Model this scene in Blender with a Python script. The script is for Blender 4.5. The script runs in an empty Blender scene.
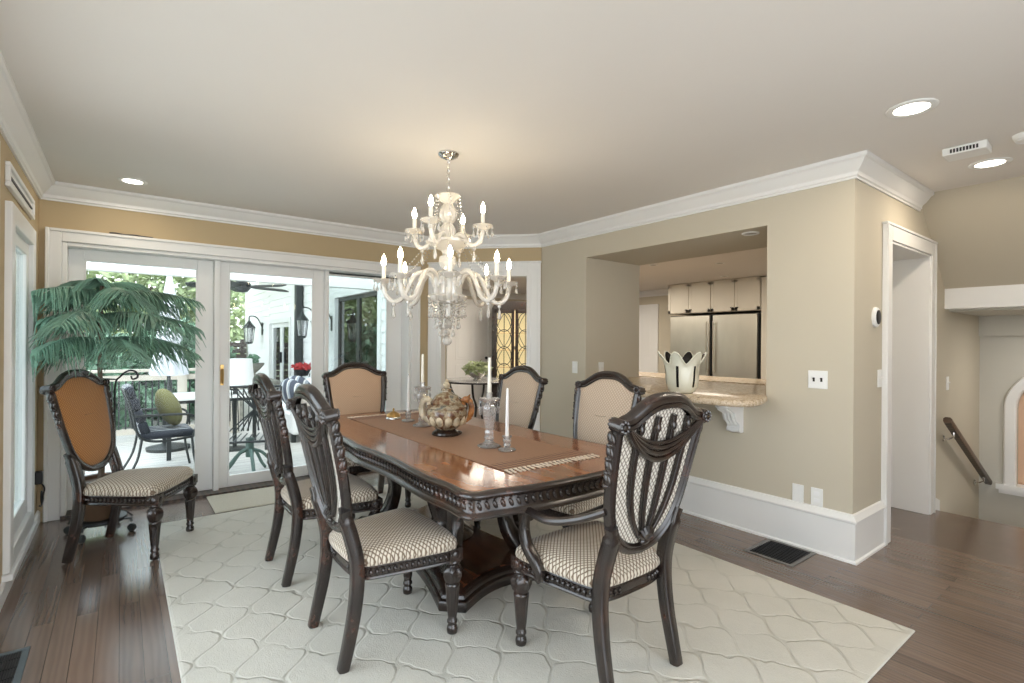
import bpy, math, random
from mathutils import Matrix, Vector
random.seed(7)
PI = math.pi
SC = bpy.context.scene
COL = SC.collection

# ------------------------------------------------------------------ mesh builder
class MB:
    def __init__(s):
        s.v = []; s.f = []; s.M = Matrix.Identity(4)
    def add(s, vs, fs):
        n = len(s.v); M = s.M
        s.v += [tuple(M @ Vector(p)) for p in vs]
        s.f += [tuple(i + n for i in f) for f in fs]
    def box(s, x0, y0, z0, x1, y1, z1):
        s.add([(x0,y0,z0),(x1,y0,z0),(x1,y1,z0),(x0,y1,z0),(x0,y0,z1),(x1,y0,z1),(x1,y1,z1),(x0,y1,z1)],
              [(0,3,2,1),(4,5,6,7),(0,1,5,4),(1,2,6,5),(2,3,7,6),(3,0,4,7)])
        return s
    def bar(s, a, b, w, h, up=(0,0,1)):
        a = Vector(a); b = Vector(b); d = (b-a); L = d.length; d.normalize()
        u = Vector(up); sx = d.cross(u)
        if sx.length < 1e-4: sx = d.cross(Vector((1,0,0)))
        sx.normalize(); uz = sx.cross(d)
        vs = []
        for p in (a, b):
            for (i, j) in ((-1,-1),(1,-1),(1,1),(-1,1)): vs.append(p + sx*(i*w/2) + uz*(j*h/2))
        s.add(vs, [(0,1,2,3),(7,6,5,4),(0,4,5,1),(1,5,6,2),(2,6,7,3),(3,7,4,0)])
        return s
    def loft(s, rings, cap0=True, cap1=True, closed=False):
        n = len(rings[0]); vs = [p for r in rings for p in r]; fs = []
        m = len(rings)
        for k in range(m if closed else m-1):
            a = k*n; b = ((k+1) % m)*n
            for i in range(n):
                j = (i+1) % n
                fs.append((a+i, a+j, b+j, b+i))
        if not closed:
            if cap0: fs.append(tuple(range(n-1, -1, -1)))
            if cap1: fs.append(tuple((m-1)*n + i for i in range(n)))
        s.add(vs, fs); return s
    def tube(s, pts, r, n=8, closed=False, flat=1.0, up=None, sec=None):
        P = [Vector(p) for p in pts]; m = len(P)
        R = r if isinstance(r, (list, tuple)) else [r]*m
        rings = []; prev = None
        for i in range(m):
            if closed: t = P[(i+1) % m] - P[i-1]
            else: t = P[min(i+1, m-1)] - P[max(i-1, 0)]
            if t.length < 1e-9: t = Vector((0,0,1))
            t.normalize()
            if up is not None:
                a = Vector(up) - t*Vector(up).dot(t)
                if a.length < 1e-5: a = prev if prev else t.orthogonal()
            elif prev is None: a = t.orthogonal()
            else: a = prev - t*prev.dot(t)
            a.normalize(); prev = a; b = t.cross(a)
            if sec:
                rings.append([P[i] + a*(q[1]*R[i]) + b*(q[0]*R[i]) for q in sec])
            else:
                rings.append([P[i] + a*(math.sin(2*PI*k/n)*R[i]*flat) + b*(math.cos(2*PI*k/n)*R[i]) for k in range(n)])
        s.loft(rings, closed=closed); return s
    def lathe(s, prof, n=20, c=(0,0,0), flute=None):
        rings = []
        for (r, z) in prof:
            ring = []
            for k in range(n):
                a = 2*PI*k/n; rr = r
                if flute and flute[2] <= z <= flute[3]: rr = r*(1 + flute[1]*math.cos(flute[0]*a))
                ring.append((c[0]+rr*math.cos(a), c[1]+rr*math.sin(a), c[2]+z))
            rings.append(ring)
        s.loft(rings); return s
    def ell(s, c, r, n=10, m=6, rot=None):
        r = (r, r, r) if not isinstance(r, (list, tuple)) else r
        rings = []
        for i in range(1, m):
            ph = -PI/2 + PI*i/m
            rings.append([(math.cos(ph)*math.cos(2*PI*k/n)*r[0], math.cos(ph)*math.sin(2*PI*k/n)*r[1], math.sin(ph)*r[2]) for k in range(n)])
        vs = [p for q in rings for p in q]; fs = []
        for a in range(len(rings)-1):
            for i in range(n):
                j = (i+1) % n; fs.append((a*n+i, a*n+j, (a+1)*n+j, (a+1)*n+i))
        b = len(vs); vs += [(0,0,-r[2]), (0,0,r[2])]; t = (len(rings)-1)*n
        for i in range(n):
            j = (i+1) % n; fs.append((b, j, i)); fs.append((b+1, t+i, t+j))
        T = Matrix.Translation(Vector(c)) @ (rot.to_4x4() if rot is not None else Matrix.Identity(4))
        s.add([T @ Vector(p) for p in vs], fs); return s
    def prism(s, poly, a, b, fn=None):
        fn = fn or (lambda u, v, w: (u, v, w))
        s.loft([[fn(p[0], p[1], a) for p in poly], [fn(p[0], p[1], b) for p in poly]]); return s
    def mold(s, outline, prof, fn=None, closed_prof=False, cap=True):
        fn = fn or (lambda u, v, w: (u, v, w))
        rings = [[fn(p[0], p[1], h) for p in inset(outline, d)] for (d, h) in prof]
        s.loft(rings, cap0=cap, cap1=cap, closed=closed_prof); return s
    def sweep(s, path, prof, side=1):
        """horizontal open path, profile (distance from the wall to the right, z) closed"""
        m = len(path); rings = []
        for i in range(m):
            p = Vector(path[i])
            ns = []
            for (a, b) in ((i-1, i), (i, i+1)):
                if a >= 0 and b < m:
                    t = (Vector(path[b]) - Vector(path[a])).normalized(); ns.append(Vector((t.y, -t.x)) * side)
            nn = ns[0] if len(ns) == 1 else (ns[0]+ns[1]).normalized()
            k = 1.0 if len(ns) == 1 else 1.0/max(.2, nn.dot(ns[0]))
            rings.append([(p.x+nn.x*d*k, p.y+nn.y*d*k, z) for (d, z) in prof])
        s.loft(rings); return s
    def build(s, name, mat, parent=None, smooth=True, bevel=0, angle=35, label=None):
        me = bpy.data.meshes.new(name)
        me.from_pydata([tuple(p) for p in s.v], [], s.f); me.update()
        import bmesh
        bm = bmesh.new(); bm.from_mesh(me); bmesh.ops.recalc_face_normals(bm, faces=bm.faces); bm.to_mesh(me); bm.free()
        me.materials.append(mat)
        if smooth:
            me.polygons.foreach_set('use_smooth', [True]*len(me.polygons))
            me.set_sharp_from_angle(angle=math.radians(angle))
        o = bpy.data.objects.new(name, me); COL.objects.link(o)
        if parent: o.parent = parent
        if bevel:
            b = o.modifiers.new('edge', 'BEVEL'); b.width = bevel; b.segments = 2; b.limit_method = 'ANGLE'; b.angle_limit = math.radians(40)
        if label: o['label'] = label
        return o

def inset(o, d):
    n = len(o)
    if abs(d) < 1e-9: return [tuple(p) for p in o]
    A = sum(o[i][0]*o[(i+1) % n][1]-o[(i+1) % n][0]*o[i][1] for i in range(n))
    sg = 1 if A > 0 else -1; r = []
    for i in range(n):
        p = Vector(o[i]); a = Vector(o[i-1]); b = Vector(o[(i+1) % n])
        t1 = (p-a).normalized(); t2 = (b-p).normalized()
        n1 = Vector((-t1.y, t1.x))*sg; n2 = Vector((-t2.y, t2.x))*sg
        nn = n1+n2
        if nn.length < 1e-6: nn = n1
        nn.normalize(); k = 1/max(.45, nn.dot(n1))
        q = p + nn*d*k; r.append((q.x, q.y))
    return r
def spline(P, k=6, closed=False):
    n = len(P); out = []
    P = [Vector(p) for p in P]
    for i in range(n if closed else n-1):
        if closed: p0, p1, p2, p3 = P[i-1], P[i], P[(i+1) % n], P[(i+2) % n]
        else: p0, p1, p2, p3 = P[max(i-1,0)], P[i], P[i+1], P[min(i+2,n-1)]
        for j in range(k):
            t = j/k
            out.append(0.5*((2*p1)+(p2-p0)*t+(2*p0-5*p1+4*p2-p3)*t*t+(3*p1-p0-3*p2+p3)*t**3))
    if not closed: out.append(P[-1])
    return out
def tag(o, label, cat, group=None, kind=None):
    o['label'] = label; o['category'] = cat
    if group: o['group'] = group
    if kind: o['kind'] = kind
    return o
def thing(name, label, cat, loc=(0,0,0), rz=0, group=None):
    o = bpy.data.objects.new(name, None); COL.objects.link(o); o.empty_display_size = .05
    o.location = loc; o.rotation_euler = (0,0,rz); return tag(o, label, cat, group)
def struct(mb, name, mat, parent=None, **k):
    o = mb.build(name, mat, parent, **k)
    if not parent: o['kind'] = 'structure'
    return o
def dup(o, parent=None):
    c = o.copy(); COL.objects.link(c)
    if parent: c.parent = parent
    for ch in list(o.children): dup(ch, c)
    return c

# ------------------------------------------------------------------ materials
def newmat(name):
    m = bpy.data.materials.new(name); m.use_nodes = True
    nt = m.node_tree; return m, nt, nt.nodes['Principled BSDF']
def nd(nt, t, **k):
    n = nt.nodes.new(t)
    for a, b in k.items():
        if a == 'op': n.operation = b
        else: setattr(n, a, b)
    return n
def mth(nt, op, a, b=None, c=None):
    n = nd(nt, 'ShaderNodeMath', op=op)
    for i, q in enumerate((a, b, c)):
        if q is None: continue
        if isinstance(q, (int, float)): n.inputs[i].default_value = q
        else: nt.links.new(q, n.inputs[i])
    return n.outputs[0]
def ramp(nt, fac, stops):
    r = nd(nt, 'ShaderNodeValToRGB'); e = r.color_ramp.elements
    while len(e) < len(stops): e.new(.5)
    for i, (p, c) in enumerate(stops):
        e[i].position = p; e[i].color = (*c, 1)
    nt.links.new(fac, r.inputs[0]); return r.outputs[0]
def bump(nt, bs, h, strength=.3, dist=.01):
    b = nd(nt, 'ShaderNodeBump'); b.inputs['Strength'].default_value = strength; b.inputs['Distance'].default_value = dist
    nt.links.new(h, b.inputs['Height']); nt.links.new(b.outputs[0], bs.inputs['Normal'])
def coords(nt, scale=(1,1,1), rot=(0,0,0)):
    tc = nd(nt, 'ShaderNodeTexCoord'); mp = nd(nt, 'ShaderNodeMapping')
    mp.inputs['Scale'].default_value = scale; mp.inputs['Rotation'].default_value = rot
    nt.links.new(tc.outputs['Object'], mp.inputs[0]); return mp.outputs[0]
def noise(nt, co, scale, detail=3, rough=.5):
    n = nd(nt, 'ShaderNodeTexNoise'); n.inputs['Scale'].default_value = scale; n.inputs['Detail'].default_value = detail
    n.inputs['Roughness'].default_value = rough
    nt.links.new(co, n.inputs['Vector']); return n.outputs['Fac']
def plain(name, col, rough=.5, metal=0, var=.06, vs=4, bmp=0, bs=60, spec=.5, coat=0, scale=(1,1,1)):
    m, nt, b = newmat(name)
    co = coords(nt, scale); f = noise(nt, co, vs)
    c0 = tuple(max(0, c*(1-var)) for c in col); c1 = tuple(min(1, c*(1+var)) for c in col)
    nt.links.new(ramp(nt, f, [(.3, c0), (.7, c1)]), b.inputs['Base Color'])
    b.inputs['Roughness'].default_value = rough; b.inputs['Metallic'].default_value = metal
    b.inputs['Specular IOR Level'].default_value = spec; b.inputs['Coat Weight'].default_value = coat
    if bmp: bump(nt, b, noise(nt, co, bs, 2), bmp, .004)
    return m
def emis(name, col, st):
    m, nt, b = newmat(name)
    b.inputs['Base Color'].default_value = (*col, 1); b.inputs['Emission Color'].default_value = (*col, 1); b.inputs['Emission Strength'].default_value = st
    return m
def glassy(name, tint=(1,1,1), refl=.08, rough=.0, haze=0, hazecol=(.9,.9,.9), fr=.8):
    """thin clear pane: transparent with fresnel-like reflection"""
    m, nt, b = newmat(name); nt.nodes.remove(b)
    out = nt.nodes['Material Output']
    tr = nd(nt, 'ShaderNodeBsdfTransparent'); tr.inputs[0].default_value = (*tint, 1)
    gl = nd(nt, 'ShaderNodeBsdfGlossy'); gl.inputs['Roughness'].default_value = rough
    lw = nd(nt, 'ShaderNodeLayerWeight'); lw.inputs[0].default_value = .25
    f = mth(nt, 'MULTIPLY_ADD', lw.outputs['Fresnel'], fr, refl)
    f = mth(nt, 'MINIMUM', f, 1.0)
    mx = nd(nt, 'ShaderNodeMixShader'); nt.links.new(f, mx.inputs[0]); nt.links.new(tr.outputs[0], mx.inputs[1]); nt.links.new(gl.outputs[0], mx.inputs[2])
    o = mx.outputs[0]
    if haze:
        d = nd(nt, 'ShaderNodeBsdfDiffuse'); d.inputs[0].default_value = (*hazecol, 1)
        m2 = nd(nt, 'ShaderNodeMixShader'); m2.inputs[0].default_value = haze
        nt.links.new(o, m2.inputs[1]); nt.links.new(d.outputs[0], m2.inputs[2]); o = m2.outputs[0]
    nt.links.new(o, out.inputs[0]); return m
def lattice(name, axes, su, sv, base, line, w=.16, rough=.85, dot=None):
    """woven diamond lattice on two object axes"""
    m, nt, b = newmat(name)
    tc = nd(nt, 'ShaderNodeTexCoord'); sp = nd(nt, 'ShaderNodeSeparateXYZ'); nt.links.new(tc.outputs['Object'], sp.inputs[0])
    u = mth(nt, 'MULTIPLY', sp.outputs[axes[0]], su); v = mth(nt, 'MULTIPLY', sp.outputs[axes[1]], sv)
    p = mth(nt, 'FRACT', mth(nt, 'ADD', u, v)); q = mth(nt, 'FRACT', mth(nt, 'SUBTRACT', u, v))
    a = mth(nt, 'ABSOLUTE', mth(nt, 'SUBTRACT', p, .5)); c = mth(nt, 'ABSOLUTE', mth(nt, 'SUBTRACT', q, .5))
    mn = mth(nt, 'MINIMUM', a, c)
    lo = tuple(x*.86 for x in base)
    col = ramp(nt, mn, [(0, line), (w*.55, line), (w*.9, lo), (.42, base)])
    nt.links.new(col, b.inputs['Base Color']); b.inputs['Roughness'].default_value = rough
    b.inputs['Sheen Weight'].default_value = .15
    bump(nt, b, mn, .25, .004)
    return m
def woodmat(name, cols, sc=(1,1,1), rough=.3, spec=.5, coat=0, wave=6, dist=4, wt=.45):
    m, nt, b = newmat(name); co = coords(nt, sc)
    w = nd(nt, 'ShaderNodeTexWave'); w.inputs['Scale'].default_value = wave; w.inputs['Distortion'].default_value = dist; w.inputs['Detail'].default_value = 3
    nt.links.new(co, w.inputs[0]); n = noise(nt, co, 7, 4)
    f = mth(nt, 'ADD', mth(nt, 'MULTIPLY', w.outputs['Fac'], wt), mth(nt, 'MULTIPLY', n, 1-wt))
    nt.links.new(ramp(nt, f, [(.25, cols[0]), (.5, cols[1]), (.78, cols[2])]), b.inputs['Base Color'])
    b.inputs['Roughness'].default_value = rough; b.inputs['Coat Weight'].default_value = coat; b.inputs['Coat Roughness'].default_value = .08
    b.inputs['Specular IOR Level'].default_value = spec
    return m

M = {}
M['wall'] = plain('tan wall paint', (.575,.52,.415), .75, var=.02, vs=1.2, bmp=.05, bs=220)
M['wall_warm_shade'] = plain('tan wall paint with warm shade', (.52,.405,.245), .75, var=.02, vs=1.2, bmp=.05, bs=220)  # same tan paint, with these walls' warmer, dimmer light put into the colour
M['ceil'] = plain('off white ceiling paint', (.80,.765,.72), .9, var=.015, vs=1)
M['trim'] = plain('white trim enamel', (.84,.835,.82), .35, var=.015, vs=2)
M['greywall'] = plain('pale grey stair paint', (.60,.58,.52), .75, var=.02, vs=1)
M['cab'] = plain('cream cabinet paint', (.75,.70,.60), .4, var=.015)
M['plastic'] = plain('white plastic', (.85,.85,.83), .35, var=.01)
M['black'] = plain('black plastic', (.015,.015,.017), .4)
M['iron'] = plain('black wrought iron', (.018,.018,.02), .45, metal=.3)
M['chrome'] = plain('polished nickel', (.75,.74,.72), .12, metal=1, var=.02)
M['steel'] = plain('brushed stainless steel', (.66,.62,.54), .34, metal=1, var=.08, vs=3, scale=(1,1,.3))
M['brass'] = plain('aged brass', (.55,.36,.14), .28, metal=1, var=.1, vs=20)
M['wax'] = plain('ivory candle wax', (.88,.84,.74), .45, var=.01)
M['waxw'] = plain('white candle wax', (.88,.87,.86), .45, var=.01)
M['wick'] = plain('charred wick', (.03,.025,.02), .9)
M['glass'] = glassy('window glass', (.84,.865,.86), .0, fr=.35)
M['glass_mirror'] = glassy('reflective porch glass', (.8,.85,.85), .35)
M['glass_clear'] = glassy('clear window glass', (.97,.98,.98), .0, fr=.3)
M['glass_tint'] = glassy('greenish window glass', (.72,.77,.765), .05, fr=.5)
M['crystal'] = glassy('cut crystal', (.93,.92,.9), .22, .06, .30, (.92,.89,.83))
M['crystal2'] = glassy('pressed crystal arm', (.93,.92,.9), .18, .08, .50, (.93,.89,.82))
M['lead'] = glassy('clear lead crystal', (.95,.95,.96), .20, .04, .16, (.9,.9,.9))
M['bulb'] = emis('lit candle bulb', (1,.82,.56), 30)
M['lens'] = emis('lit downlight lens', (1,.93,.82), 6)
M['dim'] = plain('unlit reflector', (.35,.32,.28), .3, metal=.8)
M['cabglow'] = emis('lit cabinet interior', (.95,.72,.38), .55)
# dark carved wood with rubbed reddish wear
def darkwood():
    m, nt, b = newmat('carved dark walnut'); co = coords(nt)
    n = noise(nt, co, 9, 5, .6); n2 = noise(nt, co, 60, 2)
    f = mth(nt, 'ADD', mth(nt, 'MULTIPLY', n, .8), mth(nt, 'MULTIPLY', n2, .2))
    nt.links.new(ramp(nt, f, [(.35, (.010,.0075,.007)), (.55, (.022,.013,.010)), (.72, (.075,.028,.016))]), b.inputs['Base Color'])
    b.inputs['Roughness'].default_value = .27; b.inputs['Specular IOR Level'].default_value = .7; b.inputs['Coat Weight'].default_value = .25; b.inputs['Coat Roughness'].default_value = .2
    return m
M['dark'] = darkwood()
M['darktable'] = M['dark']
# table veneer
M['veneer'] = woodmat('flamed mahogany veneer', [(.15,.048,.016),(.27,.092,.030),(.40,.155,.055)], (1.2,.5,1), .15, .5, .25, 2.2, 8, .16)
M['base_top'] = woodmat('red brown plinth wood', [(.04,.015,.008),(.085,.028,.013),(.13,.045,.02)], (1,.4,1), .2, .6, .2, 3, 5)
M['rail'] = woodmat('dark rail wood', [(.02,.012,.008),(.05,.03,.02),(.09,.055,.035)], (1,.4,1), .3)
# fabrics
SEATC = (.68,.61,.50)
M['seat_fab'] = lattice('seat lattice cloth', (0,1), 50, 50, SEATC, (.17,.115,.075), .19)
M['panel_back'] = lattice('back lattice cloth', (1,2), 46, 36, (.74,.70,.62), (.20,.16,.13), .17)
M['panel_beige'] = lattice('beige lattice cloth', (1,2), 45, 45, (.66,.55,.43), (.46,.34,.25), .20)
M['panel_tan'] = lattice('rose tan lattice cloth', (1,2), 50, 50, (.62,.43,.29), (.52,.34,.22), .20)
M['panel_gold'] = lattice('golden lattice cloth', (1,2), 58, 58, (.56,.265,.085), (.30,.125,.035), .24)
# oak floor : boards along Y
def floormat():
    m, nt, b = newmat('dark stained oak boards')
    tc = nd(nt, 'ShaderNodeTexCoord'); sp = nd(nt, 'ShaderNodeSeparateXYZ'); nt.links.new(tc.outputs['Object'], sp.inputs[0])
    cb = nd(nt, 'ShaderNodeCombineXYZ'); nt.links.new(sp.outputs[1], cb.inputs[0]); nt.links.new(sp.outputs[0], cb.inputs[1])
    br = nd(nt, 'ShaderNodeTexBrick'); nt.links.new(cb.outputs[0], br.inputs[0])
    br.offset = .37; br.inputs['Scale'].default_value = 1; br.inputs['Brick Width'].default_value = 1.25; br.inputs['Row Height'].default_value = .083
    br.inputs['Mortar Size'].default_value = .0012; br.inputs['Mortar Smooth'].default_value = .2
    br.inputs['Color1'].default_value = (0,0,0,1); br.inputs['Color2'].default_value = (1,1,1,1); br.inputs['Mortar'].default_value = (.5,.5,.5,1)
    br.inputs['Bias'].default_value = 0
    mp = nd(nt, 'ShaderNodeMapping'); mp.inputs['Scale'].default_value = (9, .8, 1); nt.links.new(tc.outputs['Object'], mp.inputs[0])
    add = nd(nt, 'ShaderNodeVectorMath', operation='ADD'); nt.links.new(mp.outputs[0], add.inputs[0])
    sc = nd(nt, 'ShaderNodeVectorMath', operation='SCALE'); nt.links.new(br.outputs['Color'], sc.inputs[0]); sc.inputs['Scale'].default_value = 9
    nt.links.new(sc.outputs[0], add.inputs[1])
    w = nd(nt, 'ShaderNodeTexWave'); w.inputs['Scale'].default_value = 1.3; w.inputs['Distortion'].default_value = 9; w.inputs['Detail'].default_value = 3; w.inputs['Detail Scale'].default_value = 1.2
    nt.links.new(add.outputs[0], w.inputs[0])
    n = noise(nt, add.outputs[0], 2.2, 4)
    f = mth(nt, 'ADD', mth(nt, 'MULTIPLY', w.outputs['Fac'], .18), mth(nt, 'ADD', mth(nt, 'MULTIPLY', n, .45), mth(nt, 'MULTIPLY', br.outputs['Color'], .37)))
    col = ramp(nt, f, [(.15, (.09,.058,.043)), (.5, (.15,.10,.074)), (.95, (.22,.15,.11))])
    mx = nd(nt, 'ShaderNodeMix', data_type='RGBA'); nt.links.new(br.outputs['Fac'], mx.inputs[0]); nt.links.new(col, mx.inputs[6]); mx.inputs[7].default_value = (.015,.009,.006,1)
    nt.links.new(mx.outputs[2], b.inputs['Base Color'])
    nt.links.new(mth(nt, 'MULTIPLY_ADD', n, .10, .19), b.inputs['Roughness'])
    b.inputs['Specular IOR Level'].default_value = .7; b.inputs['Coat Weight'].default_value = .35; b.inputs['Coat Roughness'].default_value = .22
    bump(nt, b, mth(nt, 'SUBTRACT', 1.0, br.outputs['Fac']), .05, .001)
    return m
M['floor'] = floormat()
# rug : carved trellis
def rugmat():
    m, nt, b = newmat('carved cream wool')
    tc = nd(nt, 'ShaderNodeTexCoord'); sp = nd(nt, 'ShaderNodeSeparateXYZ'); nt.links.new(tc.outputs['Object'], sp.inputs[0])
    nz = nd(nt, 'ShaderNodeTexNoise'); nz.inputs['Scale'].default_value = 8; nt.links.new(tc.outputs['Object'], nz.inputs['Vector'])
    jx = mth(nt, 'MULTIPLY_ADD', nz.outputs['Fac'], .08, -.04)
    u = mth(nt, 'MULTIPLY', mth(nt, 'ADD', sp.outputs[0], jx), 2*PI/.27); v = mth(nt, 'MULTIPLY', mth(nt, 'ADD', sp.outputs[1], jx), 2*PI/.34)
    v = mth(nt, 'ADD', v, mth(nt, 'MULTIPLY', mth(nt, 'SINE', mth(nt, 'MULTIPLY', v, 2)), -.27)); cu = mth(nt, 'COSINE', u); cv = mth(nt, 'COSINE', v); su = mth(nt, 'SINE', u); sv = mth(nt, 'SINE', v)
    grad = mth(nt, 'SQRT', mth(nt, 'ADD', mth(nt, 'MULTIPLY', su, su), mth(nt, 'MULTIPLY', sv, sv)))
    g = mth(nt, 'DIVIDE', mth(nt, 'ABSOLUTE', mth(nt, 'ADD', cu, cv)), mth(nt, 'ADD', grad, .25))
    gr = nd(nt, 'ShaderNodeMapRange'); gr.interpolation_type = 'SMOOTHSTEP'; gr.inputs[1].default_value = .0; gr.inputs[2].default_value = .17
    nt.links.new(g, gr.inputs[0])
    wear = nd(nt, 'ShaderNodeMapRange'); wear.inputs[1].default_value = .42; wear.inputs[2].default_value = .68; wear.inputs[4].default_value = .85; nt.links.new(noise(nt, tc.outputs['Object'], 4.5, 2), wear.inputs[0])
    groove = mth(nt, 'MAXIMUM', gr.outputs[0], wear.outputs[0])
    co = tc.outputs['Object']; big = noise(nt, co, 3, 3); fine = noise(nt, co, 160, 2)
    f = mth(nt, 'ADD', mth(nt, 'MULTIPLY', groove, .26), mth(nt, 'ADD', mth(nt, 'MULTIPLY', big, .50), mth(nt, 'MULTIPLY', fine, .25)))
    nt.links.new(ramp(nt, f, [(.2, (.47,.45,.39)), (.5, (.575,.555,.49)), (.8, (.66,.635,.57))]), b.inputs['Base Color'])
    b.inputs['Roughness'].default_value = .95; b.inputs['Specular IOR Level'].default_value = .1
    bump(nt, b, mth(nt, 'ADD', groove, mth(nt, 'ADD', mth(nt, 'MULTIPLY', fine, .3), mth(nt, 'MULTIPLY', noise(nt, co, 28, 2), .2))), .5, .012)
    return m
M['rug'] = rugmat()
M['mat'] = plain('cream woven mat', (.58,.54,.45), .95, var=.12, vs=90, bmp=.5, bs=160, spec=.1)
# granite
def granite():
    m, nt, b = newmat('polished granite'); co = coords(nt)
    n = noise(nt, co, 26, 5, .7); n2 = noise(nt, co, 90, 2)
    f = mth(nt, 'ADD', mth(nt, 'MULTIPLY', n, .6), mth(nt, 'MULTIPLY', n2, .4))
    nt.links.new(ramp(nt, f, [(.32, (.16,.11,.08)), (.45, (.52,.40,.27)), (.58, (.66,.55,.42)), (.75, (.78,.72,.63))]), b.inputs['Base Color'])
    b.inputs['Roughness'].default_value = .25; return m
M['granite'] = granite()
# runner cloth
def runnermat():
    m, nt, b = newmat('copper woven runner')
    tc = nd(nt, 'ShaderNodeTexCoord'); sp = nd(nt, 'ShaderNodeSeparateXYZ'); nt.links.new(tc.outputs['Object'], sp.inputs[0])
    ay = mth(nt, 'ABSOLUTE', sp.outputs[1])
    st = mth(nt, 'FRACT', mth(nt, 'MULTIPLY', ay, 28)); band = mth(nt, 'GREATER_THAN', ay, .86)
    xx = mth(nt, 'FRACT', mth(nt, 'MULTIPLY', sp.outputs[0], 34))
    d = mth(nt, 'MULTIPLY', band, mth(nt, 'GREATER_THAN', mth(nt, 'ADD', mth(nt, 'ABSOLUTE', mth(nt, 'SUBTRACT', st, .5)), mth(nt, 'ABSOLUTE', mth(nt, 'SUBTRACT', xx, .5))), .5))
    n = noise(nt, tc.outputs['Object'], 120, 2)
    f = mth(nt, 'SUBTRACT', mth(nt, 'MULTIPLY_ADD', n, .4, .4), mth(nt, 'MULTIPLY', d, .42))
    nt.links.new(ramp(nt, f, [(.15, (.15,.065,.04)), (.45, (.31,.165,.095)), (.8, (.41,.24,.15))]), b.inputs['Base Color'])
    b.inputs['Roughness'].default_value = .6; bump(nt, b, n, .2, .002); return m
M['runner'] = runnermat()
M['fringe'] = plain('ivory tassels', (.72,.62,.50), .9)
# outdoors
M['siding'] = plain('white lap siding', (.86,.86,.84), .55, var=.02)
M['deck'] = None
def deckmat():
    m, nt, b = newmat('pale painted deck boards')
    tc = nd(nt, 'ShaderNodeTexCoord'); sp = nd(nt, 'ShaderNodeSeparateXYZ'); nt.links.new(tc.outputs['Object'], sp.inputs[0])
    fr = mth(nt, 'FRACT', mth(nt, 'MULTIPLY', sp.outputs[1], 7)); g = mth(nt, 'LESS_THAN', fr, .05)
    n = noise(nt, coords(nt, (.6,6,1)), 4, 4)
    f = mth(nt, 'SUBTRACT', n, mth(nt, 'MULTIPLY', g, .5))
    nt.links.new(ramp(nt, f, [(.05, (.2,.19,.18)), (.35, (.50,.48,.45)), (.7, (.64,.62,.58))]), b.inputs['Base Color'])
    b.inputs['Roughness'].default_value = .6; return m
M['deck'] = deckmat()
M['bounce_paving'] = plain('pale stone paving', (.62,.60,.56), .8, var=.08, vs=3)  # pale tone set to bounce light in through the left windows
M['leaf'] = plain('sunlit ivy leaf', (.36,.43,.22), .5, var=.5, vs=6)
M['leaf_dark'] = plain('dark green shrub leaf', (.14,.25,.16), .5, var=.5, vs=6)  # the shrubs' own dark green
M['leaf_pale'] = plain('pale spring leaf', (.60,.63,.42), .6, var=.4, vs=3)
M['pine'] = plain('blue green pine needle', (.17,.31,.225), .5, var=.45, vs=5)
M['bark'] = plain('grey brown bark', (.16,.12,.09), .9, var=.3, vs=20, bmp=.4)
M['umb'] = plain('pale grey umbrella canvas', (.72,.73,.78), .8, var=.05)
M['olive'] = plain('olive cushion cloth', (.17,.16,.06), .9, var=.1, vs=30)
M['greymetal'] = plain('dark grey powder coat', (.05,.055,.055), .45, metal=.4)
M['teal'] = plain('weathered green metal', (.13,.20,.175), .45, metal=.3, var=.15)
M['fence'] = plain('weathered dark boards', (.085,.07,.06), .9, var=.3, vs=3, scale=(1,1,12))
M['woodpost'] = plain('grey timber', (.55,.50,.43), .8, var=.1)
M['shade'] = plain('white lamp shade', (.88,.88,.88), .8, var=.01)
M['stone'] = plain('mossy cast stone', (.30,.29,.25), .9, var=.25, vs=15, bmp=.4)
M['red'] = plain('red petals', (.55,.05,.05), .6, var=.3, vs=30)
M['bluewhite'] = plain('pale blue cabinet paint', (.70,.73,.78), .45, var=.02)
M['terracotta'] = plain('brown glazed pot', (.12,.07,.04), .35)
def stripes(name, axis, k, cols):
    m, nt, b = newmat(name)
    tc = nd(nt, 'ShaderNodeTexCoord'); sp = nd(nt, 'ShaderNodeSeparateXYZ'); nt.links.new(tc.outputs['Object'], sp.inputs[0])
    f = mth(nt, 'FRACT', mth(nt, 'MULTIPLY', sp.outputs[axis], k))
    r = ramp(nt, f, [(0, cols[0]), (.32, cols[1]), (.46, cols[2]), (.72, cols[0])]); r.node.color_ramp.interpolation = 'CONSTANT'
    nt.links.new(r, b.inputs['Base Color']); b.inputs['Roughness'].default_value = .9; return m
M['stripe'] = stripes('striped outdoor cloth', 1, 9, [(.05,.055,.07), (.75,.74,.70), (.28,.30,.33)])
M['stripe2'] = stripes('striped pillow cloth', 0, 8, [(.08,.09,.12), (.78,.77,.74), (.35,.38,.42)])
# painted urn
def urnmat():
    m, nt, b = newmat('painted ceramic'); co = coords(nt)
    n = noise(nt, co, 22, 4, .6)
    nt.links.new(ramp(nt, n, [(.30, (.04,.02,.012)), (.43, (.15,.065,.03)), (.51, (.26,.19,.11)), (.58, (.42,.34,.23)), (.68, (.12,.12,.10))]), b.inputs['Base Color'])
    b.inputs['Roughness'].default_value = .18; b.inputs['Coat Weight'].default_value = .4; return m
M['urn'] = urnmat()
M['urn_cream'] = plain('cream glaze', (.55,.46,.32), .18, var=.4, vs=30)
M['urn_amber'] = plain('amber glaze', (.36,.15,.05), .18, var=.7, vs=25)
M['vase'] = plain('cream glazed ceramic', (.70,.68,.56), .15, var=.04)
M['vase_in'] = plain('black glaze', (.012,.01,.01), .12)
M['peach'] = plain('peach niche paint', (.68,.46,.32), .7, var=.03)

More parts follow.
